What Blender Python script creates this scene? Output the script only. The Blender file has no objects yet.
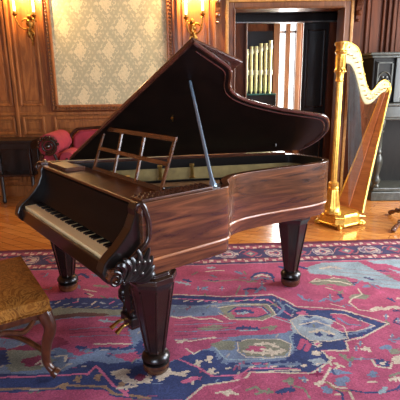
import bpy, bmesh, math, random
import numpy as np
from mathutils import Vector, Matrix, Quaternion
random.seed(7)
PI = math.pi
col = bpy.context.scene.collection
sc = bpy.context.scene

# ---------------------------------------------------------------- materials
def lin(c):
    return tuple(((v/255)/12.92 if v/255 <= .04045 else ((v/255+.055)/1.055)**2.4) for v in c)
def nmat(name, rough=.5, metal=0, spec=.5, coat=0):
    m = bpy.data.materials.new(name); m.use_nodes = True
    nt = m.node_tree; b = nt.nodes['Principled BSDF']
    b.inputs['Roughness'].default_value = rough; b.inputs['Metallic'].default_value = metal
    b.inputs['Specular IOR Level'].default_value = spec; b.inputs['Coat Weight'].default_value = coat
    b.inputs['Coat Roughness'].default_value = .12
    return m, nt, b
def N(nt, t, **kw):
    n = nt.nodes.new(t)
    for k, v in kw.items():
        if k in n.inputs: n.inputs[k].default_value = v
        else: setattr(n, k, v)
    return n
def ramp(nt, stops):
    r = nt.nodes.new('ShaderNodeValToRGB'); e = r.color_ramp.elements
    while len(e) < len(stops): e.new(.5)
    for i, (p, c) in enumerate(stops):
        e[i].position = p; e[i].color = (*lin(c), 1)
    return r
def coords(nt, scale=(1,1,1), rot=(0,0,0), world=False):
    mp = nt.nodes.new('ShaderNodeMapping'); mp.inputs['Scale'].default_value = scale; mp.inputs['Rotation'].default_value = rot
    if world:
        g = nt.nodes.new('ShaderNodeNewGeometry'); nt.links.new(g.outputs['Position'], mp.inputs['Vector'])
    else:
        g = nt.nodes.new('ShaderNodeTexCoord'); nt.links.new(g.outputs['Object'], mp.inputs['Vector'])
    return mp
def wood(name, dark, light, scale=(2,14,14), rough=.35, coat=0, distort=2.0, spec=.5, rot=(0,0,0)):
    m, nt, b = nmat(name, rough, 0, spec, coat)
    mp = coords(nt, scale, rot)
    n1 = N(nt, 'ShaderNodeTexNoise', Scale=1.6, Detail=6.0, Roughness=.6, Distortion=distort)
    nt.links.new(mp.outputs[0], n1.inputs['Vector'])
    mid = tuple((a+c)/2 for a, c in zip(dark, light))
    r = ramp(nt, [(.28, dark), (.5, mid), (.72, light)])
    nt.links.new(n1.outputs['Fac'], r.inputs['Fac']); nt.links.new(r.outputs[0], b.inputs['Base Color'])
    bp = N(nt, 'ShaderNodeBump', Strength=.04); nt.links.new(n1.outputs['Fac'], bp.inputs['Height']); nt.links.new(bp.outputs[0], b.inputs['Normal'])
    return m
def plain(name, c, rough=.5, metal=0, spec=.5, coat=0, var=.12, sc_=18):
    m, nt, b = nmat(name, rough, metal, spec, coat)
    n1 = N(nt, 'ShaderNodeTexNoise', Scale=float(sc_), Detail=3.0)
    mp = coords(nt); nt.links.new(mp.outputs[0], n1.inputs['Vector'])
    d = tuple(v*(1-var) for v in c); l = tuple(min(255, v*(1+var)) for v in c)
    r = ramp(nt, [(.3, d), (.7, l)]); nt.links.new(n1.outputs['Fac'], r.inputs['Fac']); nt.links.new(r.outputs[0], b.inputs['Base Color'])
    return m
def glow(name, c, s):
    m, nt, b = nmat(name, .4)
    b.inputs['Base Color'].default_value = (*lin(c), 1); b.inputs['Emission Color'].default_value = (*lin(c), 1); b.inputs['Emission Strength'].default_value = s
    return m

M = {}
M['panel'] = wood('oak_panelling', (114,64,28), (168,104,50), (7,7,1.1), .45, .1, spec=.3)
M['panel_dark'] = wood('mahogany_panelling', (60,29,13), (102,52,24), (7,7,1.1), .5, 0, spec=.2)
M['casing'] = wood('door_casing_wood', (80,45,22), (126,78,42), (8,8,1.2), .4, .2)
M['gilt_wood'] = wood('gilded_wood_moulding', (150,100,44), (196,146,74), (8,8,8), .4)
M['rose'] = wood('rosewood', (42,23,13), (122,72,40), (1.2,1.2,12), .24, .4, 1.6)
M['rose_top'] = wood('rosewood_top', (44,23,13), (108,60,34), (3,16,3), .36, .2)
M['rose_dark'] = wood('dark_rosewood', (24,14,10), (52,31,21), (3,3,10), .26, .3)
M['ebon'] = wood('ebonised_wood', (12,9,8), (27,18,14), (3,3,10), .3, .2)
M['lid'] = wood('lid_underside_lacquer', (15,9,7), (30,18,13), (3,3,3), .36, 0, spec=.25)
M['lidedge'] = wood('lid_edge_rosewood', (50,26,18), (96,54,38), (4,4,4), .25, .5)
M['ivory'] = plain('ivory', (255,228,172), .35, var=.05)
M['ebony'] = plain('ebony', (14,13,14), .3, var=.1)
M['felt'] = plain('olive_gold_paint', (150,128,78), .6, var=.1)
M['liner'] = plain('pale_maple_liner', (150,104,62), .5, var=.1)
M['plate'] = plain('iron_plate_bronze', (92,84,74), .4, metal=.6, var=.15)
M['steel'] = plain('steel_wire', (170,170,168), .3, metal=1, var=.05)
M['stick'] = plain('stick_painted_glare', (120,142,160), .22, metal=.55, coat=1, var=.05)  # pale blue-grey metallic tint paints window glare onto the stick
M['brass'] = plain('brass', (206,160,86), .28, metal=1, var=.1)
M['bronze'] = plain('old_gilt_bronze', (150,108,48), .38, metal=.9, var=.3, sc_=40)
M['gold'] = plain('harp_gold_leaf', (224,178,82), .32, metal=.8, var=.1, sc_=30)
M['goldpale'] = plain('harp_pale_gilt_neck', (132,122,86), .55, metal=.25, var=.22, sc_=90)
M['soundboard'] = wood('harp_soundboard_spruce', (140,76,34), (190,118,62), (20,1,1), .4, .2)
M['gut'] = plain('gut_string', (206,130,80), .5, var=.05)
M['gutdark'] = plain('dark_wound_string', (130,138,136), .5, metal=0, var=.05)
M['red'] = plain('crimson_upholstery', (142,40,52), .8, var=.12, sc_=8)
M['candle'] = glow('candle_tube_lit_wax', (255,236,196), 1.6)
M['flame'] = glow('candle_bulb_flame', (255,190,90), 40)
M['cab'] = wood('blackened_oak', (38,40,34), (78,78,68), (6,6,2), .4, .25, spec=.4)
M['cabd'] = wood('blackened_oak_dark', (14,13,11), (30,27,23), (6,6,2), .5, 0, spec=.25)
M['pipe'] = plain('pale_gilt_pipe', (240,232,160), .4, metal=.1, var=.06)
M['pipeband'] = plain('pale_cream_pipe_band', (246,240,190), .35, metal=.2, var=.1, sc_=60)
M['window'] = glow('daylit_window_pane', (236,240,240), 2.6)
M['window_side'] = glow('daylit_side_pane', (200,222,255), 4.5)
M['teal'] = plain('teal_glossy_top', (70,120,112), .15, var=.1)
M['ceil'] = plain('dark_beamed_ceiling', (120,82,50), .6, var=.1, sc_=3)
M['ebonflat'] = wood('matt_black_wood', (11,8,7), (22,15,12), (3,3,10), .55, 0, spec=.18)
M['inlay'] = plain('pale_wood_moulding', (150,92,48), .3, var=.1, coat=.3)
M['brown'] = wood('walnut_stool', (52,26,14), (104,58,32), (6,6,3), .3, .4)

# seat brocade
m, nt, b = nmat('gold_brown_brocade', .7, 0, .4); b.inputs['Specular IOR Level'].default_value = .2
mp = coords(nt, (1,1,1)); v = N(nt, 'ShaderNodeTexVoronoi', Scale=9.0, feature='DISTANCE_TO_EDGE'); n1 = N(nt, 'ShaderNodeTexNoise', Scale=7.0, Detail=4.0, Distortion=1.5)
nt.links.new(mp.outputs[0], n1.inputs['Vector']); nt.links.new(n1.outputs['Color'], v.inputs['Vector'])
r1 = ramp(nt, [(.3, (88,50,14)), (.55, (138,84,26)), (.75, (172,112,40))]); nt.links.new(n1.outputs['Fac'], r1.inputs['Fac'])
r2 = ramp(nt, [(.0, (206,150,70)), (.18, (116,74,26)), (1, (116,74,26))]); nt.links.new(v.outputs['Distance'], r2.inputs['Fac'])
mx = N(nt, 'ShaderNodeMix', data_type='RGBA'); mx.inputs[0].default_value = .45
nt.links.new(r1.outputs[0], mx.inputs[6]); nt.links.new(r2.outputs[0], mx.inputs[7]); nt.links.new(mx.outputs[2], b.inputs['Base Color'])
bp = N(nt, 'ShaderNodeBump', Strength=.25, Distance=.01); nt.links.new(n1.outputs['Fac'], bp.inputs['Height']); nt.links.new(bp.outputs[0], b.inputs['Normal'])
M['brocade'] = m

# parquet
m, nt, b = nmat('oak_parquet', .2, 0, .5, .25)
mp = coords(nt, (1,1,1), (0,0,math.radians(34)), True)
br = N(nt, 'ShaderNodeTexBrick', Scale=1.0); br.inputs['Brick Width'].default_value = .8; br.inputs['Row Height'].default_value = .10; br.inputs['Mortar Size'].default_value = .0022; br.inputs['Bias'].default_value = -.1
br.inputs['Color1'].default_value = (*lin((212,146,76)), 1); br.inputs['Color2'].default_value = (*lin((186,118,56)), 1); br.inputs['Mortar'].default_value = (*lin((92,46,18)), 1)
nt.links.new(mp.outputs[0], br.inputs['Vector'])
mp2 = coords(nt, (2,30,1), (0,0,math.radians(34)), True); n1 = N(nt, 'ShaderNodeTexNoise', Scale=1.2, Detail=5.0, Distortion=.6); nt.links.new(mp2.outputs[0], n1.inputs['Vector'])
r1 = ramp(nt, [(.3, (196,180,160)), (.7, (255,250,240))]); nt.links.new(n1.outputs['Fac'], r1.inputs['Fac'])
mx = N(nt, 'ShaderNodeMix', data_type='RGBA', blend_type='MULTIPLY'); mx.inputs[0].default_value = .8
nt.links.new(br.outputs['Color'], mx.inputs[6]); nt.links.new(r1.outputs[0], mx.inputs[7]); nt.links.new(mx.outputs[2], b.inputs['Base Color'])
M['parquet'] = m

# damask wall silk (pattern in world x,z)
m, nt, b = nmat('damask_silk', .55, 0, .4); b.inputs['Sheen Weight'].default_value = .2
g = nt.nodes.new('ShaderNodeNewGeometry'); sp = nt.nodes.new('ShaderNodeSeparateXYZ'); nt.links.new(g.outputs['Position'], sp.inputs[0])
def mt(op, a, b_=None, c=None):
    n = nt.nodes.new('ShaderNodeMath'); n.operation = op
    for i, v in enumerate((a, b_, c)):
        if v is None: continue
        if isinstance(v, (int, float)): n.inputs[i].default_value = v
        else: nt.links.new(v, n.inputs[i])
    return n.outputs[0]
X, Z = sp.outputs[0], sp.outputs[2]
# staggered lattice of lozenge medallions ringed by leaf scrolls
tu = mt('PINGPONG', mt('MULTIPLY', mt('ADD', X, 1.53), 1/.185), 1.0)
tv = mt('PINGPONG', mt('MULTIPLY', mt('ADD', Z, -1.93), 1/.29), 1.0)
s1 = mt('ADD', tu, tv); D = mt('MINIMUM', s1, mt('SUBTRACT', 2.0, s1))
lob = mt('MULTIPLY', mt('COSINE', mt('MULTIPLY', X, 6*PI/.185)), mt('COSINE', mt('MULTIPLY', Z, 8*PI/.29)))
D = mt('MULTIPLY_ADD', lob, .10, D)
n0 = N(nt, 'ShaderNodeTexNoise', Scale=26.0, Detail=2.0); nt.links.new(g.outputs['Position'], n0.inputs['Vector'])
D = mt('MULTIPLY_ADD', mt('SUBTRACT', n0.outputs['Fac'], .5), .22, D)
core = mt('LESS_THAN', D, .46)
heart = mt('LESS_THAN', mt('ABSOLUTE', mt('SUBTRACT', D, .25)), .035)
leafy = mt('LESS_THAN', mt('ABSOLUTE', mt('SUBTRACT', D, .68)), mt('MULTIPLY_ADD', mt('SINE', mt('MULTIPLY', Z, 86.0)), .045, .06))
curl = mt('GREATER_THAN', mt('MULTIPLY', mt('SINE', mt('MULTIPLY', X, 102.0)), mt('SINE', mt('MULTIPLY', Z, 65.0))), .45)
tot = mt('ADD', mt('MULTIPLY', core, .75), mt('ADD', mt('MULTIPLY', leafy, .6), mt('MULTIPLY', heart, -.22)))
tot = mt('ADD', tot, mt('MULTIPLY', mt('MULTIPLY', curl, mt('GREATER_THAN', D, .78)), .4))
n1 = N(nt, 'ShaderNodeTexNoise', Scale=60.0, Detail=3.0); nt.links.new(g.outputs['Position'], n1.inputs['Vector'])
tot = mt('ADD', tot, mt('MULTIPLY', mt('SUBTRACT', n1.outputs['Fac'], .5), .35))
r1 = ramp(nt, [(.05, (170,162,126)), (.4, (188,176,136)), (.75, (212,196,150))]); nt.links.new(tot, r1.inputs['Fac']); nt.links.new(r1.outputs[0], b.inputs['Base Color'])
M['damask'] = m

# rug: woven pattern and one painted brown shadow band stored in the mesh, plus weave
m, nt, b = nmat('wool_rug', .92, 0, .15)
at = nt.nodes.new('ShaderNodeAttribute'); at.attribute_name = 'pattern'
g = coords(nt, (1,1,1), world=True); n1 = N(nt, 'ShaderNodeTexNoise', Scale=160.0, Detail=2.0); nt.links.new(g.outputs[0], n1.inputs['Vector'])
n2 = N(nt, 'ShaderNodeTexNoise', Scale=7.0, Detail=3.0); nt.links.new(g.outputs[0], n2.inputs['Vector'])
r1 = ramp(nt, [(.3, (226,226,226)), (.7, (255,255,255))]); nt.links.new(n1.outputs['Fac'], r1.inputs['Fac'])
r2 = ramp(nt, [(.35, (224,220,222)), (.65, (255,255,255))]); nt.links.new(n2.outputs['Fac'], r2.inputs['Fac'])
mx = N(nt, 'ShaderNodeMix', data_type='RGBA', blend_type='MULTIPLY'); mx.inputs[0].default_value = 1
nt.links.new(at.outputs['Color'], mx.inputs[6]); nt.links.new(r1.outputs[0], mx.inputs[7])
mx2 = N(nt, 'ShaderNodeMix', data_type='RGBA', blend_type='MULTIPLY'); mx2.inputs[0].default_value = 1
nt.links.new(mx.outputs[2], mx2.inputs[6]); nt.links.new(r2.outputs[0], mx2.inputs[7]); nt.links.new(mx2.outputs[2], b.inputs['Base Color'])
bp = N(nt, 'ShaderNodeBump', Strength=.3, Distance=.004); nt.links.new(n1.outputs['Fac'], bp.inputs['Height']); nt.links.new(bp.outputs[0], b.inputs['Normal'])
M['rug'] = m

# ---------------------------------------------------------------- mesh helpers
class MB:
    def __init__(s): s.bm = bmesh.new()
    def box(s, x0, x1, y0, y1, z0, z1, mtx=None):
        v = [s.bm.verts.new(Vector(p) if mtx is None else mtx @ Vector(p)) for p in
             ((x0,y0,z0),(x1,y0,z0),(x1,y1,z0),(x0,y1,z0),(x0,y0,z1),(x1,y0,z1),(x1,y1,z1),(x0,y1,z1))]
        for f in ((0,3,2,1),(4,5,6,7),(0,1,5,4),(1,2,6,5),(2,3,7,6),(3,0,4,7)): s.bm.faces.new([v[i] for i in f])
        return s
    def rings(s, rr, cap=True, closed=True):
        R_ = [[s.bm.verts.new(p) for p in r] for r in rr]; n = len(R_[0])
        for a, b in zip(R_, R_[1:]):
            for i in range(n if closed else n-1): s.bm.faces.new((a[i], a[(i+1) % n], b[(i+1) % n], b[i]))
        if cap and closed:
            s.bm.faces.new(R_[0][::-1]); s.bm.faces.new(R_[-1])
        return s
    def lathe(s, prof, c=(0,0,0), n=24, rot=0, mtx=None, flute=0, fn=0, cap=True):
        rr = []
        for r, z in prof:
            ring = []
            for i in range(n):
                a = rot + 2*PI*i/n; q = r*(1-flute*(.5-.5*math.cos(fn*a))) if fn else r
                p = Vector((c[0]+q*math.cos(a), c[1]+q*math.sin(a), c[2]+z)); ring.append(mtx @ p if mtx is not None else p)
            rr.append(ring)
        return s.rings(rr, cap)
    def prism(s, pts, mapf, h0, h1):
        # pts 2D outline, mapf(u,v,h) -> 3D
        a = [s.bm.verts.new(mapf(u, v, h0)) for u, v in pts]; b = [s.bm.verts.new(mapf(u, v, h1)) for u, v in pts]; n = len(pts)
        for i in range(n): s.bm.faces.new((a[i], a[(i+1) % n], b[(i+1) % n], b[i]))
        s.bm.faces.new(a[::-1]); s.bm.faces.new(b); return s
    def wall(s, outer, inner, z0, z1, closed=False):
        n = len(outer); o0 = [s.bm.verts.new((*p, z0)) for p in outer]; o1 = [s.bm.verts.new((*p, z1)) for p in outer]
        i0 = [s.bm.verts.new((*p, z0)) for p in inner]; i1 = [s.bm.verts.new((*p, z1)) for p in inner]
        for k in range(n if closed else n-1):
            j = (k+1) % n
            for q in ((o0[k],o0[j],o1[j],o1[k]), (i0[j],i0[k],i1[k],i1[j]), (o1[k],o1[j],i1[j],i1[k]), (o0[j],o0[k],i0[k],i0[j])): s.bm.faces.new(q)
        if not closed:
            s.bm.faces.new((o0[0],o1[0],i1[0],i0[0])); s.bm.faces.new((o0[-1],i0[-1],i1[-1],o1[-1]))
        return s
    def tube(s, pts, rad, n=8, sx=1.0):
        pts = [Vector(p) for p in pts]; rr = []; up = None
        if not hasattr(rad, '__len__'): rad = [rad]*len(pts)
        for i, p in enumerate(pts):
            t = (pts[min(i+1, len(pts)-1)] - pts[max(i-1, 0)]).normalized()
            if up is None:
                up = Vector((0,0,1)) if abs(t.z) < .9 else Vector((1,0,0))
            a = t.cross(up).normalized(); b2 = a.cross(t).normalized(); up = b2
            rr.append([p + a*math.cos(2*PI*k/n)*rad[i]*sx + b2*math.sin(2*PI*k/n)*rad[i] for k in range(n)])
        return s.rings(rr)
    def ball(s, c, r, n=12, sc=(1,1,1)):
        rr = [[Vector((c[0]+r*sc[0]*math.sin(t)*math.cos(2*PI*k/n), c[1]+r*sc[1]*math.sin(t)*math.sin(2*PI*k/n), c[2]-r*sc[2]*math.cos(t))) for k in range(n)] for t in [PI*(j+.35)/(8.7) for j in range(9)]]
        return s.rings(rr)
    def build(s, name, mat, parent=None, smooth=False, bevel=0, loc=(0,0,0), rotz=0, sub=0):
        bmesh.ops.recalc_face_normals(s.bm, faces=s.bm.faces)
        me = bpy.data.meshes.new(name); s.bm.to_mesh(me); s.bm.free()
        me.materials.append(M[mat] if isinstance(mat, str) else mat)
        o = bpy.data.objects.new(name, me); col.objects.link(o); o.location = loc; o.rotation_euler = (0,0,rotz)
        if parent: o.parent = parent
        if smooth:
            me.shade_smooth()
            try: me.set_sharp_from_angle(angle=math.radians(38))
            except Exception: pass
        if bevel:
            md = o.modifiers.new('bevel', 'BEVEL'); md.width = bevel; md.segments = 2; md.limit_method = 'ANGLE'; md.angle_limit = math.radians(40)
        if sub:
            md = o.modifiers.new('sub', 'SUBSURF'); md.levels = sub; md.render_levels = sub
        return o
def thing(name, label, cat, loc=(0,0,0), rotz=0, group=None):
    o = bpy.data.objects.new(name, None); col.objects.link(o); o.location = loc; o.rotation_euler = (0,0,rotz); o.empty_display_size = .1
    o['label'] = label; o['category'] = cat
    if group: o['group'] = group
    return o
def tag(o, label, cat, group=None):
    o['label'] = label; o['category'] = cat
    if group: o['group'] = group
    return o
def struct(o): o['kind'] = 'structure'; return o
def spline(pts, n=8):
    # Catmull-Rom through points
    P_ = [Vector(p) for p in pts]; out = []
    for i in range(len(P_)-1):
        p0 = P_[max(i-1,0)]; p1 = P_[i]; p2 = P_[i+1]; p3 = P_[min(i+2, len(P_)-1)]
        for k in range(n):
            t = k/n; out.append(.5*((2*p1)+(p2-p0)*t+(2*p0-5*p1+4*p2-p3)*t*t+(3*p1-p0-3*p2+p3)*t**3))
    out.append(P_[-1]); return out
def offset(pts, d):
    # move an open 2D polyline sideways by d (left of travel is positive)
    out = []
    for i in range(len(pts)):
        a = Vector(pts[max(i-1,0)]); b2 = Vector(pts[min(i+1,len(pts)-1)]); t = (b2-a).normalized()
        out.append((pts[i][0]-t.y*d, pts[i][1]+t.x*d))
    return out

# ---------------------------------------------------------------- room shell
YW = 6.15; XL, XR, YB, ZC = -3.9, 4.3, -3.2, 3.9
RO = 9.6   # far end of the adjoining hall
struct(MB().box(XL-.2, XR+.2, YB-.2, RO+.2, -.2, 0).build('floor', 'parquet'))
struct(MB().box(XL-.2, XR+.2, YB-.2, RO+.2, ZC, ZC+.2).build('ceiling', 'ceil'))
wb = MB(); wb.box(XL, .42, YW, YW+.25, 0, ZC); wb.box(.42, 1.93, YW, YW+.25, 2.46, ZC)
struct(wb.build('wall_back', 'panel'))
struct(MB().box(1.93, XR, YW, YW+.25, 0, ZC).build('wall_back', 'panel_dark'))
struct(MB().box(XL-.2, XL, YB, RO, 0, ZC).build('wall_left', 'panel'))
# right wall with two tall window openings, front wall (behind the camera) with one
wr = MB(); ops = ((1.2, 2.7), (3.6, 5.1)); y = YB
for a, b2 in ops:
    wr.box(XR, XR+.2, y, a, 0, ZC); wr.box(XR, XR+.2, a, b2, 0, .7); wr.box(XR, XR+.2, a, b2, 3.2, ZC); y = b2
wr.box(XR, XR+.2, y, RO, 0, ZC)
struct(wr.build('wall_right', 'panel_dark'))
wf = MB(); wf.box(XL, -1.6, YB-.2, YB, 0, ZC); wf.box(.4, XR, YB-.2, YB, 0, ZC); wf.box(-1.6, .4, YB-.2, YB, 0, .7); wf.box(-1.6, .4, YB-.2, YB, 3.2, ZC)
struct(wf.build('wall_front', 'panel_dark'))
for i, (a, b2) in enumerate(ops):
    w = struct(MB().box(XR+.1, XR+.12, a, b2, .7, 3.2).build('window_%d' % (i+1), 'window_side'))
    fb = MB(); fb.box(XR+.02, XR+.1, (a+b2)/2-.03, (a+b2)/2+.03, .7, 3.2); fb.box(XR+.02, XR+.1, a, b2, 1.9, 1.96); fb.build('window_frame', 'panel_dark', w)
w = struct(MB().box(-1.6, .4, YB-.12, YB-.1, .7, 3.2).build('window_3', 'window_side'))
fb = MB(); fb.box(-.63, -.57, YB-.1, YB-.02, .7, 3.2); fb.box(-1.6, .4, YB-.1, YB-.02, 1.9, 1.96); fb.build('window_frame', 'panel_dark', w)

# panelling mouldings on the back wall
tn = [0]
def trim(mb, mat, bevel=.006):
    tn[0] += 1; return struct(mb.build('trim_%d' % tn[0], mat, bevel=bevel))
def frame(x0, x1, z0, z1, w=.04, d=.03, mat='panel', field=True):
    mb = MB(); y0, y1 = YW-d, YW
    mb.box(x0, x0+w, y0, y1, z0, z1); mb.box(x1-w, x1, y0, y1, z0, z1); mb.box(x0+w, x1-w, y0, y1, z0, z0+w); mb.box(x0+w, x1-w, y0, y1, z1-w, z1)
    o = trim(mb, mat, .012)
    if field and x1-x0 > 4*w:
        trim(MB().box(x0+w+.035, x1-w-.035, YW-.012, YW, z0+w+.035, z1-w-.035), mat, .01)
    return o
frame(-3.6, -2.47, 1.24, 3.3); frame(-2.385, -2.055, 1.24, 3.3, .035)
frame(-3.6, -2.47, .86, 1.1); frame(-2.38, -2.08, .86, 1.1); frame(-1.96, -1.15, .86, 1.1); frame(-1.09, -.38, .86, 1.1)
frame(-3.6, -2.47, .2, .74); frame(-2.38, -2.08, .2, .74); frame(-1.96, -1.15, .2, .74); frame(-1.09, -.38, .2, .74); frame(-.2, .16, .2, 1.1)
frame(-.2, .155, 1.24, 3.3, .03)
# carved rail under the silk, pilaster strips
trim(MB().box(XL, .2, YW-.03, YW, 1.12, 1.16), 'panel'); trim(MB().box(XL, .2, YW-.04, YW, .76, .82), 'panel')
bb = MB().box(XL, .3, YW-.035, YW, 0, .16); o = struct(bb.build('baseboard_back', 'panel', bevel=.008))
for x in (-2.43, -.33+.09, .215): trim(MB().box(x-.02, x+.02, YW-.045, YW, .2, 3.4), 'panel')
# silk panel in its carved frame
sx0, sx1, sz0, sz1 = -1.875, -.395, 1.25, 3.3
trim(MB().box(sx0, sx1, YW-.008, YW, sz0, sz1), 'damask', 0)
for (d, h, mat) in ((0, .045, 'panel'), (.05, .03, 'panel'), (.07, .055, 'panel_dark')):
    mb = MB(); q = d+.035 if d < .06 else d+.02; y0 = YW-h
    mb.box(sx0-q, sx0-d, y0, YW, sz0-q, sz1+q); mb.box(sx1+d, sx1+q, y0, YW, sz0-q, sz1+q); mb.box(sx0-q, sx1+q, y0, YW, sz0-q, sz0-d); mb.box(sx0-q, sx1+q, y0, YW, sz1+d, sz1+q)
    trim(mb, mat, .01)
# gilded bead run of the silk frame
mb = MB()
for z in np.arange(sz0, sz1, .045): mb.ball((sx0-.045, YW-.05, z), .013, 6); mb.ball((sx1+.045, YW-.05, z), .013, 6)
for x in np.arange(sx0, sx1, .045): mb.ball((x, YW-.05, sz0-.045), .013, 6)
trim(mb, 'casing', 0)
# right bay: vertical panels
frame(2.16, 2.40, 1.24, 3.3, .03, .03, 'panel_dark'); frame(2.50, 2.74, 1.24, 3.3, .03, .03, 'panel_dark'); frame(2.84, 3.3, 1.24, 3.3, .03, .03, 'panel_dark'); frame(2.2, 3.3, .2, 1.1, .04, .03, 'panel_dark')
for x in (2.45, 2.79): trim(MB().box(x-.015, x+.015, YW-.04, YW, .2, 3.4), 'panel_dark')
struct(MB().box(2.0, XR, YW-.035, YW, 0, .16).build('baseboard_back', 'panel_dark', bevel=.008))
# doorway casing: outer fillet, flat, inner bead (both jambs, header)
for (a, b2, h, mat) in ((.36, .40, .05, 'gilt_wood'), (.40, .47, .035, 'casing'), (.47, .485, .06, 'casing')):
    mb = MB(); r0, r1 = 1.885+.47-b2, 1.885+.47-a; t0, t1 = 2.42+.47-b2, 2.42+.47-a
    mb.box(a, b2, YW-h, YW+.25, 0, t1); mb.box(r0, r1, YW-h, YW+.25, 0, t1); mb.box(b2, r0, YW-h, YW+.25, t0, t1)
    trim(mb, mat, .008)
trim(MB().box(.30, 2.05, YW-.12, YW, 2.56, 2.62), 'casing')
# carved corbels
def corbel(x, mat):
    mb = MB(); prof = [(-.03,0),(-.04,.02),(-.05,.06),(-.075,.1),(-.06,.15),(-.05,.19),(-.08,.23),(-.12,.28),(-.12,.33),(0,.33),(0,0)]
    mb.prism(prof, lambda u, v, h: (x+h, YW+u, 2.24+v), -.028, .028)
    mb.ball((x, YW-.075, 2.34), .03, 10); mb.ball((x, YW-.11, 2.50), .035, 10); mb.ball((x, YW-.05, 2.25), .02, 8)
    for k in range(5): mb.tube([(x-.03+.015*k, YW-.06, 2.36), (x-.03+.015*k, YW-.08, 2.42), (x-.03+.015*k, YW-.115, 2.48)], .006, 5)
    trim(mb, mat, 0)
corbel(.262, 'casing'); corbel(2.05, 'panel_dark')

# ---------------------------------------------------------------- adjoining hall seen through the doorway
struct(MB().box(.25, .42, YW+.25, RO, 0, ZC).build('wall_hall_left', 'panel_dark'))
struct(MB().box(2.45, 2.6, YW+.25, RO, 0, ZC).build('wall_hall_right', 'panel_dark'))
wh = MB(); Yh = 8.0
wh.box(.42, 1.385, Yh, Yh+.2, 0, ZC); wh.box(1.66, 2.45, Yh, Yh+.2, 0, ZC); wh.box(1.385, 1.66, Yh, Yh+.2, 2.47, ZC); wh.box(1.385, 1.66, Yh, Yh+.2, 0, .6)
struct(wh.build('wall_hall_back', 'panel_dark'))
w = struct(MB().box(1.385, 1.66, Yh+.1, Yh+.12, .6, 2.47).build('window_4', 'window'))
fb = MB(); fb.box(1.485, 1.565, Yh-.02, Yh+.1, .6, 2.47); fb.box(1.385, 1.66, Yh, Yh+.1, 2.30, 2.33); fb.build('window_frame', 'casing', w)
trim(MB().box(1.275, 1.385, Yh-.05, Yh, .1, 2.5), 'casing'); trim(MB().box(1.66, 1.74, Yh-.05, Yh, .1, 2.5), 'casing')
# dark header beam and glossy soffit of the passage
trim(MB().box(.42, 2.45, 6.95, 7.05, 2.335, 2.8), 'ebon'); trim(MB().box(.42, 2.45, 6.4, 6.95, 2.46, 2.52), 'ebon'); trim(MB().box(.42, 2.45, 6.93, 6.95, 2.335, 2.355), 'steel')
# tall dark panelled leaf at the right of the passage
dm = MB().box(1.56, 1.93, 6.98, 7.03, 0, 2.335); d1 = struct(dm.build('door_1', 'ebon', bevel=.004))
for (z0, z1) in ((.2, 1.0), (1.12, 2.24)):
    mb = MB(); x0, x1 = 1.61, 1.88
    mb.box(x0, x0+.02, 6.955, 6.98, z0, z1); mb.box(x1-.02, x1, 6.955, 6.98, z0, z1); mb.box(x0, x1, 6.955, 6.98, z0, z0+.02); mb.box(x0, x1, 6.955, 6.98, z1-.02, z1)
    mb.build('panel_moulding', 'rose_dark', d1, bevel=.006)
trim(MB().box(1.93, 2.45, 6.95, 7.05, 0, 2.335), 'panel_dark'); trim(MB().box(.42, .70, 6.95, 7.05, 0, 2.335), 'panel_dark'); trim(MB().box(.70, .725, 6.9, 7.05, 0, 2.335), 'casing')
# glowing pane added on the hall side wall to brighten the pipes
w = struct(MB().box(2.42, 2.44, 7.2, 7.85, .9, 2.6).build('window_5', 'window'))
fb = MB(); fb.box(2.40, 2.42, 7.5, 7.54, .9, 2.6); fb.box(2.40, 2.42, 7.2, 7.85, 1.7, 1.74); fb.build('window_frame', 'panel_dark', w)  # bars of the added pane
# organ case with pale pipes
oc = thing('pipe_organ', 'dark wooden case with a row of pale yellow-green vertical pipes beyond the doorway', 'pipe organ', (1.0, 7.6, 0))
MB().box(-.27, .255, -.18, .25, 0, 1.30).build('case', 'ebon', oc, bevel=.01)
MB().box(-.29, .25, -.2, .25, 1.30, 1.325).build('case_top', 'teal', oc, bevel=.004)
px = [-.205+.0765*k for k in range(6)]
for k, x in enumerate(px):
    top = 2.02+.022*k+(.02 if k % 2 else 0)
    p = MB().lathe([(.012,1.325),(.027,1.37),(.027,top-.02),(.03,top-.02),(.03,top),(.012,top)], (x,.03,0), 16).build('pipe', 'pipe', oc, smooth=True)
    MB().lathe([(.0275,1.61),(.038,1.625),(.038,1.685),(.0275,1.70)], (x,.03,0), 12).build('pipe_band', 'pipeband', p, smooth=True)
    MB().lathe([(.0275,1.92+.02*k),(.038,1.935+.02*k),(.034,1.99+.02*k),(.0275,2.0+.02*k)], (x,.03,0), 12).build('pipe_band', 'pipeband', p, smooth=True)
MB().box(-.25, .22, .10, .14, 1.32, 2.3).build('back_board', 'ebon', oc)
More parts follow.
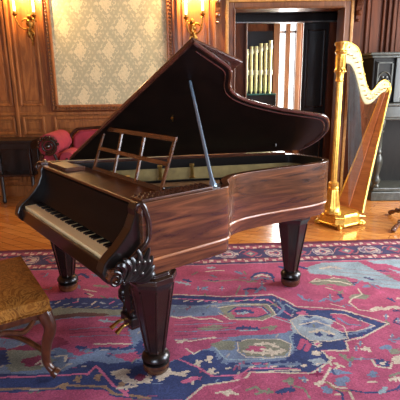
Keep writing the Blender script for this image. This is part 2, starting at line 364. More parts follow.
RUG = [('p',(142,166,172),0,[0.866,3.461,1.034,3.561,1.345,3.571,1.409,3.42,1.491,3.224,1.537,3.151,1.486,3.033,1.344,3.088,1.247,3.196,1.14,3.274,0.993,3.317,0.878,3.34]),('p',(142,166,172),0,[1.421,3.59,1.745,3.622,1.601,3.295,1.538,3.415]),('p',(170,76,106),0,[1.405,3.525,1.556,3.519,1.652,3.411,1.626,3.352,1.522,3.436]),('p',(150,164,168),0,[0.978,3.478,1.131,3.514,1.187,3.449,1.119,3.391,0.995,3.415]),('l',(202,190,166),0.02,[0.984,3.436,1.078,3.474,1.148,3.43]),('l',(48,62,106),0.03,[1.29,3.25,1.33,3.212]),('l',(202,190,166),0.014,[0.838,3.175,0.903,3.245,0.97,3.206,1.048,3.258,1.13,3.219,1.147,3.129]),('p',(126,128,108),0,[0.823,3.176,0.913,3.226,1.012,3.241,1.128,3.237,1.157,3.112,1.069,3.098,0.986,3.152,0.886,3.121]),('l',(202,190,166),0.016,[0.858,3.192,0.963,3.206,1.073,3.185,1.132,3.13]),('l',(108,126,152),0.02,[0.835,2.868,0.889,2.911,0.933,2.864,1.002,2.907]),('l',(48,62,106),0.02,[0.992,2.969,1.007,2.922]),('p',(126,128,108),0,[1.045,2.906,1.093,2.966,1.17,2.979,1.216,2.946,1.173,2.887,1.101,2.904]),('l',(202,190,166),0.012,[1.169,3.061,1.165,2.964,1.073,2.905,1.032,2.847,1.061,2.746,1.145,2.717,1.247,2.755,1.341,2.766]),('l',(202,190,166),0.03,[1.155,2.744,1.206,2.77,1.235,2.741,1.287,2.767,1.341,2.766]),('l',(108,126,152),0.015,[1.225,3.092,1.298,3.124,1.317,3.056]),('l',(48,62,106),0.02,[1.326,2.897,1.35,2.851]),('l',(202,190,166),0.01,[0.896,2.836,0.982,2.777]),('l',(108,126,152),0.012,[0.794,2.661,0.788,2.741]),('l',(48,62,106),0.03,[0.403,3.281,0.445,3.356,0.496,3.374,0.557,3.352,0.569,3.275]),('l',(202,190,166),0.02,[0.429,3.299,0.49,3.335,0.548,3.295]),('l',(108,126,152),0.02,[0.399,3.244,0.482,3.278,0.556,3.239]),('l',(108,126,152),0.03,[0.286,3.401,0.323,3.361]),('l',(202,190,166),0.015,[0.04,3.41,0.107,3.428,0.189,3.425]),('l',(142,166,172),0.025,[0.058,3.491,0.109,3.489]),('l',(126,128,108),0.015,[0.014,3.24,0.107,3.218,0.274,3.249,0.379,3.209]),('l',(48,62,106),0.02,[0.319,3.073,0.366,3.088,0.439,3.069]),('l',(108,126,152),0.018,[0.395,3.021,0.46,3.118,0.481,3.051]),('l',(48,62,106),0.035,[0.663,3.489,0.697,3.447]),('l',(48,62,106),0.03,[0.829,3.483,0.869,3.44]),('l',(108,126,152),0.02,[0.704,2.979,0.73,2.901,0.782,2.884]),('l',(48,62,106),0.03,[-0.136,3.263,-0.088,3.225]),('l',(142,166,172),0.02,[-0.198,3.229,-0.087,3.172]),('l',(126,128,108),0.012,[0.295,3.141,0.253,2.994]),('l',(48,62,106),0.03,[-1.018,3.37,-0.978,3.408,-0.91,3.328]),('l',(108,126,152),0.02,[-0.891,3.385,-0.781,3.323]),('l',(126,128,108),0.03,[-0.821,3.179,-0.716,3.158]),('l',(202,190,166),0.015,[-0.889,3.113,-0.79,3.076]),('l',(108,126,152),0.03,[-0.663,2.961,-0.594,2.898]),('p',(48,62,106),0,[-1.497,2.729,-1.325,2.805,-1.124,2.93,-0.887,2.983,-0.443,2.938,-0.186,2.992,-0.04,2.987,0.17,2.949,0.388,2.958,0.513,2.969,0.585,2.89,0.649,2.787,0.748,2.742,0.872,2.752,0.965,2.722,1.184,2.549,0.972,2.417,0.855,2.377,0.838,2.284,0.691,2.278,0.71,2.182,0.585,2.079,0.468,2.082,0.255,2.095,0.178,2.072,0.152,2.015,0.011,1.994,-0.084,1.876,-0.261,1.88,-0.453,1.906,-0.505,1.967,-0.729,1.964,-1.127,1.943]),('l',(202,190,166),0.012,[-0.445,2.954,-0.187,3.008,0.171,2.965,0.515,2.985,0.588,2.905,0.652,2.801,0.876,2.766,0.969,2.736,1.189,2.561,0.968,2.406,0.858,2.366,0.84,2.274,0.689,2.268,0.716,2.182,0.583,2.07,0.254,2.087,0.234,2.045,0.163,2.014,0.006,1.986,-0.084,1.869]),('l',(200,104,136),0.012,[-0.17,2.945,0.166,2.889,0.382,2.912,0.474,2.909,0.537,2.776,0.597,2.667]),('l',(200,104,136),0.012,[-0.307,2.324,-0.036,2.146,0.049,2.058,0.198,2.063,0.258,2.121,0.526,2.106]),('l',(200,104,136),0.014,[-1.133,2.069,-0.87,2.08,-0.616,2.09,-0.588,2.159,-0.529,2.088,-0.471,2.005,-0.411,1.957]),('l',(150,120,90),0.016,[-1.089,1.973,-0.759,1.98,-0.73,2.003,-0.498,1.982,-0.447,1.928,-0.262,1.895]),('p',(126,128,108),0,[-1.359,2.574,-1.175,2.773,-0.989,2.837,-0.563,2.796,-0.36,2.832,-0.343,2.669,-0.936,2.66,-1.327,2.502]),('p',(108,126,152),0,[-1.327,2.502,-1.127,2.641,-0.952,2.713,-0.549,2.714,-0.363,2.861,-0.011,2.836,0.166,2.889,0.422,2.837,0.469,2.697,0.586,2.616,0.617,2.518,0.549,2.428,0.542,2.282,0.455,2.188,0.33,2.173,0.208,2.167,0.131,2.178,0.079,2.284,-0.013,2.296,-0.127,2.222,-0.234,2.151,-0.351,2.208,-0.514,2.176,-0.634,2.215,-0.772,2.111,-0.93,2.098,-1.148,2.103]),('p',(170,76,106),0,[-1.317,2.479,-1.109,2.591,-0.94,2.673,-0.682,2.705,-0.344,2.682,-0.012,2.685,0.189,2.705,0.405,2.712,0.546,2.643,0.603,2.542,0.521,2.474,0.368,2.444,0.233,2.448,0.12,2.396,0.034,2.315,-0.071,2.258,-0.192,2.186,-0.301,2.264,-0.405,2.191,-0.598,2.311,-0.712,2.255,-0.828,2.338,-0.977,2.394]),('p',(126,128,108),0,[0.114,2.818,0.27,2.856,0.466,2.85,0.496,2.696,0.392,2.622,0.185,2.64,0.137,2.734]),('p',(170,76,106),0,[0.192,2.746,0.252,2.813,0.42,2.822,0.471,2.71,0.371,2.661,0.226,2.665]),('l',(48,62,106),0.03,[0.233,2.744,0.302,2.756,0.339,2.728]),('l',(142,166,172),0.02,[0.244,2.717,0.312,2.728]),('p',(126,128,108),0,[0.214,2.373,0.277,2.403,0.47,2.398,0.519,2.343,0.487,2.235,0.337,2.219,0.259,2.231,0.218,2.28]),('p',(170,76,106),0,[0.253,2.289,0.282,2.339,0.352,2.327,0.392,2.286,0.32,2.268]),('l',(202,190,166),0.022,[0.313,2.349,0.391,2.357,0.443,2.315]),('l',(202,190,166),0.022,[0.347,2.297,0.423,2.265,0.473,2.284]),('l',(202,190,166),0.02,[0.241,2.28,0.319,2.258,0.422,2.255]),('p',(126,128,108),0,[0.046,2.356,0.12,2.396,0.203,2.383,0.184,2.291,0.091,2.294]),('p',(126,128,108),0,[-0.044,2.536,0.084,2.581,0.165,2.542,0.075,2.498]),('l',(48,62,106),0.028,[0.228,2.529,0.279,2.539,0.316,2.526,0.352,2.514]),('l',(142,166,172),0.015,[0.238,2.505,0.338,2.502]),('l',(126,128,108),0.02,[0.379,2.525,0.471,2.546,0.425,2.5]),('l',(130,60,92),0.008,[-0.175,2.626,0.021,2.632,0.224,2.639]),('l',(108,126,152),0.008,[-0.173,2.582,0.02,2.589,0.22,2.595]),('l',(130,60,92),0.008,[-0.171,2.54,0.019,2.547,0.217,2.553]),('l',(108,126,152),0.008,[-0.169,2.499,0.019,2.505,0.214,2.512]),('l',(130,60,92),0.008,[-0.167,2.459,0.018,2.465,0.21,2.471]),('l',(108,126,152),0.008,[-0.165,2.415,0.018,2.421,0.207,2.427]),('l',(202,190,166),0.014,[-0.199,2.69,-0.144,2.663,-0.078,2.687,-0.012,2.646,0.067,2.657,0.131,2.617]),('l',(202,190,166),0.012,[-0.158,2.404,-0.073,2.391,0.085,2.43]),('l',(202,190,166),0.02,[-0.145,2.382,-0.098,2.402]),('l',(108,126,152),0.008,[-0.839,2.547,-0.652,2.566,-0.395,2.558]),('l',(120,52,84),0.008,[-0.826,2.5,-0.642,2.518,-0.389,2.511]),('l',(108,126,152),0.008,[-0.813,2.455,-0.632,2.472,-0.384,2.465]),('l',(202,190,166),0.014,[-0.647,2.374,-0.553,2.382,-0.431,2.369]),('l',(48,62,106),0.03,[-0.736,2.346,-0.657,2.313,-0.579,2.331,-0.481,2.308,-0.404,2.347]),('l',(108,126,152),0.03,[-0.704,2.314,-0.596,2.301,-0.477,2.288,-0.387,2.306]),('l',(142,166,172),0.02,[-0.671,2.653,-0.534,2.623,-0.408,2.658]),('p',(108,126,152),0,[-0.47,2.548,-0.387,2.594,-0.338,2.387,-0.399,2.306]),('p',(48,62,106),0,[-0.401,2.327,-0.367,2.431,-0.328,2.304,-0.354,2.227]),('p',(126,128,108),0,[-1.177,2.296,-1.087,2.365,-0.952,2.321,-0.828,2.22,-0.888,2.131,-1.046,2.118]),('p',(130,50,75),0,[-1.033,2.225,-0.935,2.271,-0.872,2.185,-0.964,2.16]),('l',(202,190,166),0.016,[-0.929,2.186,-0.899,2.232,-0.892,2.176]),('l',(202,190,166),0.016,[-0.839,2.259,-0.779,2.267,-0.774,2.21]),('p',(130,50,75),0,[-1.16,2.326,-1.038,2.395,-0.879,2.467,-0.795,2.389,-0.893,2.319,-1.012,2.322]),('p',(130,50,75),0,[-1.282,2.402,-1.169,2.347,-1.13,2.325,-1.236,2.298]),('p',(48,62,106),0,[-1.249,2.328,-1.154,2.326,-1.075,2.19,-1.172,2.156]),('l',(202,190,166),0.018,[-0.042,2.164,-0.008,2.191]),('l',(202,190,166),0.018,[-0.031,2.191,-0.019,2.146]),('l',(202,190,166),0.018,[0.02,2.199,0.054,2.226]),('l',(202,190,166),0.018,[0.032,2.227,0.042,2.18]),('l',(202,190,166),0.018,[0.029,2.092,0.062,2.117]),('l',(202,190,166),0.018,[0.04,2.118,0.05,2.075]),('l',(202,190,166),0.018,[-0.072,2.02,-0.041,2.044]),('l',(202,190,166),0.018,[-0.062,2.044,-0.051,2.003]),('l',(150,120,90),0.018,[-0.673,2.042,-0.647,2.066]),('l',(150,120,90),0.018,[-0.669,2.067,-0.647,2.025]),('l',(150,120,90),0.018,[-0.571,2.056,-0.544,2.08]),('l',(150,120,90),0.018,[-0.565,2.081,-0.546,2.039]),('l',(150,120,90),0.018,[-0.432,1.989,-0.405,2.012]),('l',(150,120,90),0.018,[-0.425,2.012,-0.409,1.973]),('l',(150,120,90),0.018,[-0.73,1.988,-0.706,2.011]),('l',(150,120,90),0.018,[-0.727,2.011,-0.705,1.972]),('p',(108,126,152),0,[0.068,2.294,0.114,2.283,0.165,2.195,0.129,2.151,0.087,2.197]),('l',(200,104,136),0.03,[-0.098,2.012,-0.035,2.043]),('l',(202,190,166),0.01,[-0.095,2.319,-0.048,2.258,-0.013,2.296]),('p',(170,76,106),0,[-0.5,1.967,-0.724,1.949,-1.12,1.928,-1.018,1.712,-0.242,1.696,-0.31,1.881,-0.446,1.899]),('p',(202,190,166),0,[-0.5,2.105,-0.441,2.138,-0.384,2.119,-0.408,2.069,-0.361,2.035,-0.282,2.083,-0.265,2.016,-0.323,1.986,-0.377,2.003,-0.445,2.037]),('p',(112,44,70),0,[-0.366,2.068,-0.325,2.084,-0.3,2.05,-0.338,2.018]),('p',(202,190,166),0,[-0.285,2.117,-0.189,2.132,-0.143,2.096,-0.068,2.112,-0.099,2.053,-0.175,2.08,-0.223,2.015]),('l',(48,62,106),0.03,[-0.349,1.987,-0.222,1.999]),('l',(202,190,166),0.02,[-0.434,1.973,-0.344,1.987]),('l',(200,104,136),0.02,[-0.411,1.957,-0.374,1.912]),('l',(200,104,136),0.016,[0.207,2.158,0.26,2.139,0.306,2.155]),('p',(200,104,136),0,[0.328,2.155,0.352,2.172,0.38,2.136,0.349,2.11]),('p',(150,164,168),0,[0.445,2.134,0.485,2.169,0.512,2.141,0.474,2.116]),('l',(108,126,152),0.02,[0.183,2.141,0.536,2.15]),('l',(202,190,166),0.01,[0.362,2.093,0.525,2.097]),('p',(200,104,136),0,[0.153,2.031,0.198,2.063,0.21,2.021]),('l',(170,76,106),0.03,[0.564,2.301,0.605,2.383,0.631,2.34,0.599,2.28]),('p',(202,190,166),0,[0.654,2.361,0.701,2.381,0.705,2.328,0.662,2.299]),('p',(200,104,136),0,[0.663,2.35,0.695,2.36,0.685,2.318]),('p',(202,190,166),0,[0.618,2.26,0.668,2.279,0.678,2.23,0.637,2.221]),('p',(150,164,168),0,[0.588,2.185,0.66,2.202,0.694,2.164,0.619,2.13]),('p',(150,164,168),0,[0.574,2.616,0.652,2.678,0.758,2.675,0.835,2.621,0.899,2.533,0.853,2.465,0.88,2.397,0.763,2.368,0.647,2.382,0.602,2.449,0.558,2.473]),('p',(108,126,152),0,[0.651,2.614,0.751,2.649,0.821,2.572,0.729,2.515,0.635,2.541]),('l',(48,62,106),0.022,[0.689,2.664,0.722,2.663]),('l',(48,62,106),0.022,[0.807,2.661,0.84,2.66]),('l',(48,62,106),0.022,[0.7,2.447,0.73,2.446]),('l',(48,62,106),0.022,[0.77,2.433,0.8,2.433]),('l',(48,62,106),0.022,[0.656,2.577,0.687,2.576]),('l',(202,190,166),0.02,[0.668,2.47,0.748,2.491,0.809,2.444]),('l',(202,190,166),0.012,[0.627,2.565,0.738,2.599,0.811,2.536,0.879,2.51]),('p',(170,76,106),0,[0.857,2.699,0.946,2.683,1.062,2.565,1.087,2.528,0.954,2.473,0.865,2.465,0.811,2.536,0.87,2.608]),('l',(108,126,152),0.016,[0.891,2.632,0.932,2.557,1.003,2.542]),('l',(108,126,152),0.02,[0.906,2.441,0.991,2.472,1.074,2.528]),('l',(200,104,136),0.02,[0.851,2.499,0.974,2.531]),('p',(200,104,136),0,[0.634,2.719,0.694,2.744,0.708,2.69,0.649,2.665]),('l',(108,126,152),0.02,[0.54,2.877,0.564,2.776,0.509,2.696]),('l',(142,166,172),0.014,[0.588,2.831,0.64,2.746]),('p',(126,128,108),0,[0.477,2.835,0.524,2.863,0.525,2.791]),('l',(126,128,108),0.02,[0.783,2.237,0.81,2.179,0.849,2.197]),('l',(108,126,152),0.01,[0.846,2.188,0.968,2.185]),('p',(48,62,106),0,[0.946,2.158,0.993,2.193,1.026,2.165,1.019,2.12,0.965,2.121]),('p',(202,190,166),0,[0.973,2.157,1.004,2.165,1.004,2.138,0.974,2.13]),('l',(202,190,166),0.012,[0.942,2.176,0.943,2.122,1.012,2.103,1.044,2.155]),('l',(202,190,166),0.022,[0.924,2.282,0.95,2.291,0.962,2.261]),('l',(108,126,152),0.03,[1.042,2.289,1.085,2.308,1.083,2.248]),('p',(126,128,108),0,[1.069,2.268,1.134,2.286,1.12,2.228,1.075,2.229]),('p',(202,190,166),0,[1.049,2.192,1.136,2.237,1.091,2.136,1.048,2.137]),('p',(108,126,152),0,[0.664,2.077,0.709,2.101,0.762,2.083,0.791,2.057,0.715,2.05]),('p',(108,126,152),0,[0.682,2.01,0.744,2.041,0.77,2.024,0.719,1.962,0.679,1.963]),('p',(108,126,152),0,[0.594,1.95,0.638,1.964,0.655,1.918,0.611,1.904]),('p',(108,126,152),0,[0.865,2.055,0.923,2.096,0.921,2.037,0.874,2.022]),('l',(202,190,166),0.014,[0.69,2.111,0.65,2.044,0.616,1.996,0.591,1.981,0.637,1.995,0.676,1.956,0.724,1.947]),('l',(150,120,90),0.012,[0.637,1.995,0.67,1.933,0.737,1.924]),('l',(48,62,106),0.012,[0.67,1.933,0.693,1.91,0.682,1.86]),('l',(48,62,106),0.012,[0.74,1.931,0.811,1.907,0.9,1.905,0.982,1.933,1.018,1.971]),('l',(142,166,172),0.02,[0.88,1.906,0.925,1.942]),('l',(202,190,166),0.02,[0.971,2.004,1.019,2.019,1.025,1.986]),('l',(126,128,108),0.016,[0.984,2.036,1.061,2.067]),('l',(202,190,166),0.014,[0.852,1.99,0.893,1.989]),('p',(200,104,136),0,[1.143,2.348,1.202,2.389,1.157,2.286]),('l',(126,128,108),0.016,[0.218,1.943,0.272,1.972,0.296,1.926,0.264,1.912]),('l',(48,62,106),0.028,[0.376,1.924,0.408,1.931]),('l',(48,62,106),0.028,[0.421,1.946,0.454,1.938]),('l',(126,128,108),0.02,[0.422,2.008,0.467,2.023,0.448,1.984]),('l',(108,126,152),0.02,[0.51,2.031,0.532,2.014]),('l',(126,128,108),0.012,[0.466,1.968,0.511,1.944,0.525,1.877]),('l',(202,190,166),0.014,[0.065,1.924,0.126,1.93,0.175,1.914]),('l',(202,190,166),0.03,[0.11,1.923,0.136,1.93]),('l',(200,104,136),0.012,[0.19,1.974,0.147,1.945]),('l',(126,128,108),0.02,[0.297,1.934,0.346,1.925]),('l',(202,190,166),0.02,[0.581,1.981,0.602,1.98]),('l',(120,30,66),0.02,[0.57,2.062,0.633,2.061]),('l',(142,166,172),0.009,[-0.163,2.798,0.164,2.845,0.416,2.794,0.458,2.671,0.573,2.579,0.604,2.518,0.536,2.429,0.529,2.302,0.455,2.216,0.334,2.201,0.21,2.194,0.132,2.206,0.075,2.314]),('l',(202,190,166),0.008,[0.113,2.803,0.268,2.841,0.463,2.835,0.496,2.696,0.392,2.622,0.185,2.64,0.11,2.734]),('l',(202,190,166),0.008,[0.214,2.373,0.277,2.403,0.47,2.398,0.525,2.343,0.49,2.225,0.335,2.21,0.247,2.222,0.206,2.281,0.214,2.373]),('l',(48,62,106),0.012,[0.178,2.732,0.237,2.8,0.418,2.808,0.458,2.711,0.371,2.661,0.226,2.665]),('l',(202,190,166),0.008,[0.857,2.699,0.946,2.683,1.062,2.565,1.093,2.528,0.954,2.473,0.865,2.465,0.811,2.536]),('l',(202,190,166),0.008,[0.574,2.616,0.652,2.678,0.758,2.675,0.835,2.621,0.899,2.533,0.88,2.397,0.763,2.368,0.647,2.382,0.602,2.449,0.574,2.616]),('l',(202,190,166),0.009,[-0.475,2.909,-0.17,2.945]),('l',(142,166,172),0.01,[-0.425,2.792,-0.179,2.841]),('l',(202,190,166),0.014,[-0.125,2.898,-0.097,2.912]),('l',(200,104,136),0.012,[-0.075,2.896,-0.061,2.896]),('l',(202,190,166),0.014,[-0.025,2.895,0.003,2.909]),('l',(200,104,136),0.012,[0.024,2.893,0.039,2.893]),('l',(202,190,166),0.014,[0.074,2.877,0.103,2.891]),('l',(200,104,136),0.012,[0.123,2.875,0.137,2.875]),('l',(202,190,166),0.014,[0.202,2.888,0.231,2.902]),('l',(200,104,136),0.012,[0.251,2.886,0.265,2.886]),('l',(202,190,166),0.014,[0.302,2.899,0.332,2.913]),('l',(200,104,136),0.012,[0.352,2.898,0.366,2.897]),('l',(202,190,166),0.014,[0.416,2.896,0.446,2.91]),('l',(200,104,136),0.012,[0.465,2.894,0.479,2.894]),('l',(202,190,166),0.014,[0.259,2.13,0.282,2.138]),('l',(202,190,166),0.014,[0.378,2.127,0.402,2.135]),('l',(202,190,166),0.014,[0.543,2.132,0.567,2.14]),('l',(202,190,166),0.014,[0.624,2.148,0.648,2.156]),('l',(202,190,166),0.014,[0.127,2.116,0.149,2.124]),('l',(202,190,166),0.014,[0.061,2.074,0.082,2.082]),('l',(202,190,166),0.012,[0.522,2.014,0.543,2.014]),('l',(108,126,152),0.012,[0.536,2.03,0.529,1.998]),('l',(202,190,166),0.012,[0.621,2.095,0.642,2.094]),('l',(108,126,152),0.012,[0.636,2.112,0.627,2.078]),('l',(202,190,166),0.012,[0.881,2.293,0.904,2.292]),('l',(108,126,152),0.012,[0.9,2.313,0.886,2.273]),('l',(202,190,166),0.012,[0.798,2.143,0.82,2.143]),('l',(108,126,152),0.012,[0.815,2.161,0.803,2.125]),('l',(202,190,166),0.012,[1.14,2.412,1.164,2.412]),('l',(108,126,152),0.012,[1.161,2.434,1.143,2.39]),('l',(202,190,166),0.012,[0.922,2.343,0.945,2.343]),('l',(108,126,152),0.012,[0.941,2.364,0.926,2.322]),('l',(202,190,166),0.012,[1.198,2.649,1.224,2.648]),('l',(108,126,152),0.012,[1.222,2.674,1.201,2.623]),('l',(202,190,166),0.012,[1.012,2.604,1.037,2.603]),('l',(108,126,152),0.012,[1.033,2.628,1.016,2.579]),('l',(202,190,166),0.012,[1.255,2.596,1.28,2.596]),('l',(108,126,152),0.012,[1.278,2.621,1.257,2.572]),('l',(202,190,166),0.012,[0.452,3.171,0.483,3.17]),('l',(108,126,152),0.012,[0.472,3.206,0.463,3.135]),('l',(202,190,166),0.012,[0.633,3.147,0.663,3.146]),('l',(108,126,152),0.012,[0.655,3.181,0.641,3.112]),('l',(202,190,166),0.012,[0.141,3.095,0.171,3.094]),('l',(108,126,152),0.012,[0.157,3.129,0.154,3.062]),('l',(202,190,166),0.012,[-0.04,3.101,-0.01,3.1]),('l',(108,126,152),0.012,[-0.025,3.135,-0.025,3.068]),('l',(202,190,166),0.012,[0.912,2.941,0.94,2.94]),('l',(108,126,152),0.012,[0.935,2.971,0.917,2.91]),('l',(150,120,130),0.008,[1.088,3.453,1.593,3.314]),('l',(150,120,130),0.008,[1.097,3.372,1.561,3.24]),('l',(150,120,130),0.008,[1.106,3.294,1.53,3.169]),('l',(150,120,130),0.008,[1.115,3.219,1.5,3.1]),('p',(92,62,54),0,[-1.047,2.716,-0.83,2.763,-0.636,2.743,-0.628,2.703,-0.817,2.709,-1.016,2.663]),('l',(202,190,166),0.016,[-1.3,2.92,-1.277,2.934]),('l',(108,126,152),0.014,[-1.251,2.845,-1.228,2.859]),('l',(150,164,168),0.016,[-1.23,2.903,-1.201,2.902]),('l',(126,128,108),0.014,[-1.187,2.844,-1.164,2.857]),('l',(200,104,136),0.016,[-1.16,2.886,-1.146,2.93]),('l',(150,120,90),0.014,[-1.123,2.842,-1.1,2.855]),('l',(108,126,152),0.016,[-1.105,2.914,-1.071,2.898]),('l',(108,126,152),0.014,[-1.06,2.84,-1.036,2.853]),('l',(202,190,166),0.016,[-1.035,2.897,-1.016,2.926]),('l',(126,128,108),0.014,[-0.996,2.838,-0.972,2.851]),('l',(150,164,168),0.016,[-0.966,2.88,-0.942,2.894]),('l',(150,120,90),0.014,[-0.933,2.836,-0.908,2.849]),('l',(200,104,136),0.016,[-0.91,2.908,-0.885,2.922]),('l',(108,126,152),0.014,[-0.869,2.834,-0.845,2.847]),('l',(108,126,152),0.016,[-0.842,2.891,-0.813,2.89]),('l',(126,128,108),0.014,[-0.806,2.832,-0.781,2.845]),('l',(202,190,166),0.016,[-0.774,2.874,-0.755,2.918]),('l',(150,120,90),0.014,[-0.743,2.83,-0.718,2.843]),('l',(150,164,168),0.016,[-0.716,2.902,-0.685,2.886]),('l',(108,126,152),0.014,[-0.68,2.828,-0.655,2.841]),('l',(200,104,136),0.016,[-0.649,2.885,-0.626,2.914]),('l',(126,128,108),0.014,[-0.617,2.826,-0.591,2.839]),('l',(108,126,152),0.016,[-0.582,2.868,-0.556,2.882]),('l',(150,120,90),0.014,[-0.554,2.824,-0.528,2.837]),('l',(202,190,166),0.016,[-0.523,2.896,-0.497,2.91]),('l',(108,126,152),0.014,[-0.491,2.822,-0.465,2.836]),('l',(150,164,168),0.016,[-0.457,2.879,-0.428,2.878]),('l',(126,128,108),0.014,[-0.428,2.82,-0.402,2.834]),('l',(200,104,136),0.016,[-0.391,2.862,-0.368,2.906]),('l',(150,120,90),0.014,[-0.365,2.818,-0.339,2.832])]  # woven shapes, plus one brown band painted for shadow and a stretcher

# ---------------------------------------------------------------- rug
RA = math.radians(2.4); RX, RY = 0.0, 4.045         # far edge passes here
def paint_rug():
    res = .007; x0, x1, y0, y1 = -3.3, 3.3, .55, 4.045+.14
    nx, ny = int((x1-x0)/res), int((y1-y0)/res)
    xs = x0+(np.arange(nx)+.5)*res; ys = y0+(np.arange(ny)+.5)*res
    XX, YY = np.meshgrid(xs, ys)
    img = np.zeros((ny, nx, 3)); img[:] = (170,76,106)
    rng = np.random.RandomState(3)
    def put(mask, c): img[mask] = c
    def seg(ax, ay, bx, by, w, c):
        i0 = max(0, int((min(ax,bx)-w-x0)/res)); i1 = min(nx, int((max(ax,bx)+w-x0)/res)+2); j0 = max(0, int((min(ay,by)-w-y0)/res)); j1 = min(ny, int((max(ay,by)+w-y0)/res)+2)
        if i1 <= i0 or j1 <= j0: return
        sx, sy = XX[j0:j1,i0:i1], YY[j0:j1,i0:i1]; dx, dy = bx-ax, by-ay; L2 = dx*dx+dy*dy+1e-9
        t = np.clip(((sx-ax)*dx+(sy-ay)*dy)/L2, 0, 1); d = np.hypot(sx-ax-t*dx, sy-ay-t*dy)
        img[j0:j1,i0:i1][d < max(w*.5, res*.55)] = c
    # wide abrash bands and small scattered sprigs of the field
    for k in range(620):
        cx, cy = rng.uniform(x0, x1), rng.uniform(.6, 3.45); c = [(196,186,158),(104,128,152),(112,122,98),(42,50,92),(190,86,120)][rng.randint(5)]
        for q in range(rng.randint(1, 4)):
            a = rng.choice([0, PI/2, PI/4, -PI/4]) + RA; l = rng.uniform(.010, .034); ox_, oy_ = rng.uniform(-.03, .03, 2)
            seg(cx+ox_-l*math.cos(a), cy+oy_-l*math.sin(a), cx+ox_+l*math.cos(a), cy+oy_+l*math.sin(a), .014, c)
    for kind, c, w, q in RUG:
        p = [(q[i], q[i+1]) for i in range(0, len(q), 2)]
        if kind == 'p':
            px_ = [v[0] for v in p]; py_ = [v[1] for v in p]
            i0 = max(0, int((min(px_)-x0)/res)); i1 = min(nx, int((max(px_)-x0)/res)+2); j0 = max(0, int((min(py_)-y0)/res)); j1 = min(ny, int((max(py_)-y0)/res)+2)
            if i1 <= i0 or j1 <= j0: continue
            sx, sy = XX[j0:j1,i0:i1], YY[j0:j1,i0:i1]; ins = np.zeros(sx.shape, bool)
            # stepped, hand-knotted edge
            sx = sx+.006*np.sign(np.sin(sy*200)); 
            for a in range(len(p)):
                (ax, ay), (bx, by) = p[a], p[(a+1) % len(p)]
                if ay == by: continue
                ins ^= ((ay > sy) != (by > sy)) & (sx < (bx-ax)*(sy-ay)/(by-ay)+ax)
            img[j0:j1,i0:i1][ins] = c
        else:
            for (a, b2) in zip(p, p[1:]):
                seg(*a, *b2, w, c)
                n = max(1, int(math.hypot(b2[0]-a[0], b2[1]-a[1])/.05))
                if w >= .018:   # little hooks give leaves and flowers their outline
                    for k in range(n):
                        t = (k+.5)/n; mx_, my_ = a[0]+(b2[0]-a[0])*t, a[1]+(b2[1]-a[1])*t
                        seg(mx_, my_-.018, mx_+.012, my_+.02, .013, c)
    # knotted sprinkling inside the navy and slate grounds
    navy = (np.abs(img-np.array((48,62,106))).sum(-1) < 3); slate = (np.abs(img-np.array((108,126,152))).sum(-1) < 3)
    ph = np.sin(XX*61)*np.sin(YY*83+XX*9)
    for k in range(2600):
        cx, cy = rng.uniform(x0+.02, x1-.05), rng.uniform(.6, 3.45); i_, j_ = int((cx-x0)/res), int((cy-y0)/res); big = rng.uniform(.008, .022)
        if navy[j_, i_] and k % 3 == 0: c = [(168,160,150),(150,72,104),(104,124,150)][rng.randint(3)]
        elif slate[j_, i_]: c = [(62,74,112),(160,154,146),(134,84,108),(120,128,112)][rng.randint(4)]
        else: continue
        a = rng.choice([0, PI/2, PI/3]); seg(cx-big*math.cos(a), cy-big*math.sin(a), cx+big*math.cos(a), cy+big*math.sin(a), .011, c)
    # border at the far end, parallel with the far edge
    d = (RY+(XX-RX)*math.tan(RA)-YY)*math.cos(RA); u = (XX-RX)*math.cos(RA)+(YY-RY)*math.sin(RA)
    put(d < .50, (96,50,74))
    put(d < .045, (92,34,48))
    def guard(a, b2):
        g = (d >= a) & (d < b2); put(g, (150,74,92)); m2 = (a+b2)/2
        put(g & (np.abs(d-m2-.016*np.sign(np.sin(u*52))) < .020) & (np.sin(u*104) > -.25), (206,180,160))
        put(g & (np.abs(d-a) < .009), (60,36,58)); put(g & (np.abs(d-b2) < .009), (60,36,58))
    guard(.06, .155); guard(.375, .465)
    mb_ = (d >= .165) & (d < .37); put(mb_, (58,56,88))
    per = .44; uu = (u % per)/per-.5; dd = (d-.2675)/.1
    r = np.hypot(uu*per/.10, dd*1.15)+.12*np.sin(u*90)
    put(mb_ & (r < 1), (176,164,156)); put(mb_ & (r < .82), (110,92,120)); put(mb_ & (r < .62), (190,176,160)); put(mb_ & (r < .38) , (146,66,92)); put(mb_ & (r < .18), (60,80,110))
    vv = ((u+per/2) % per)/per-.5; r2 = np.abs(vv*per/.075)+np.abs(dd*1.1)
    put(mb_ & (r2 < 1), (158,70,90)); put(mb_ & (r2 < .62), (84,112,120)); put(mb_ & (r2 < .3), (204,186,160))
    put(mb_ & (np.abs(dd-.75*np.sin(u*2*PI/per*2)) < .09) & (r > 1.1) & (r2 > 1.1), (170,110,110))
    put((d >= .465) & (d < .49), (52,58,92)); put((d >= .49) & (d < .505), (176,120,128))
    # worn pile: small variation knot by knot
    img *= (1+rng.normal(0, .06, (ny, nx, 1)))
    img = img*.9+.1*np.array((160,140,150))
    img = np.clip(img, 0, 255)/255
    l = np.where(img <= .04045, img/12.92, ((img+.055)/1.055)**2.4)
    # mesh
    gx = x0+np.arange(nx+1)*res; gy = y0+np.arange(ny+1)*res
    GX, GY = np.meshgrid(gx, gy)
    # shear the far edge onto its line
    GYr = GY-(.14-(GX-RX)*math.tan(RA))*((GY-y0)/(y1-y0))
    return nx, ny, GX, GYr, GY, l, res
nx, ny, GX, GYr, GY, colr, res = paint_rug()
v = np.stack([GX, GYr, np.full(GX.shape, .012)], -1).reshape(-1, 3)
ii, jj = np.meshgrid(np.arange(nx), np.arange(ny)); q = (jj*(nx+1)+ii).ravel()
faces = np.stack([q, q+1, q+nx+2, q+nx+1], -1)
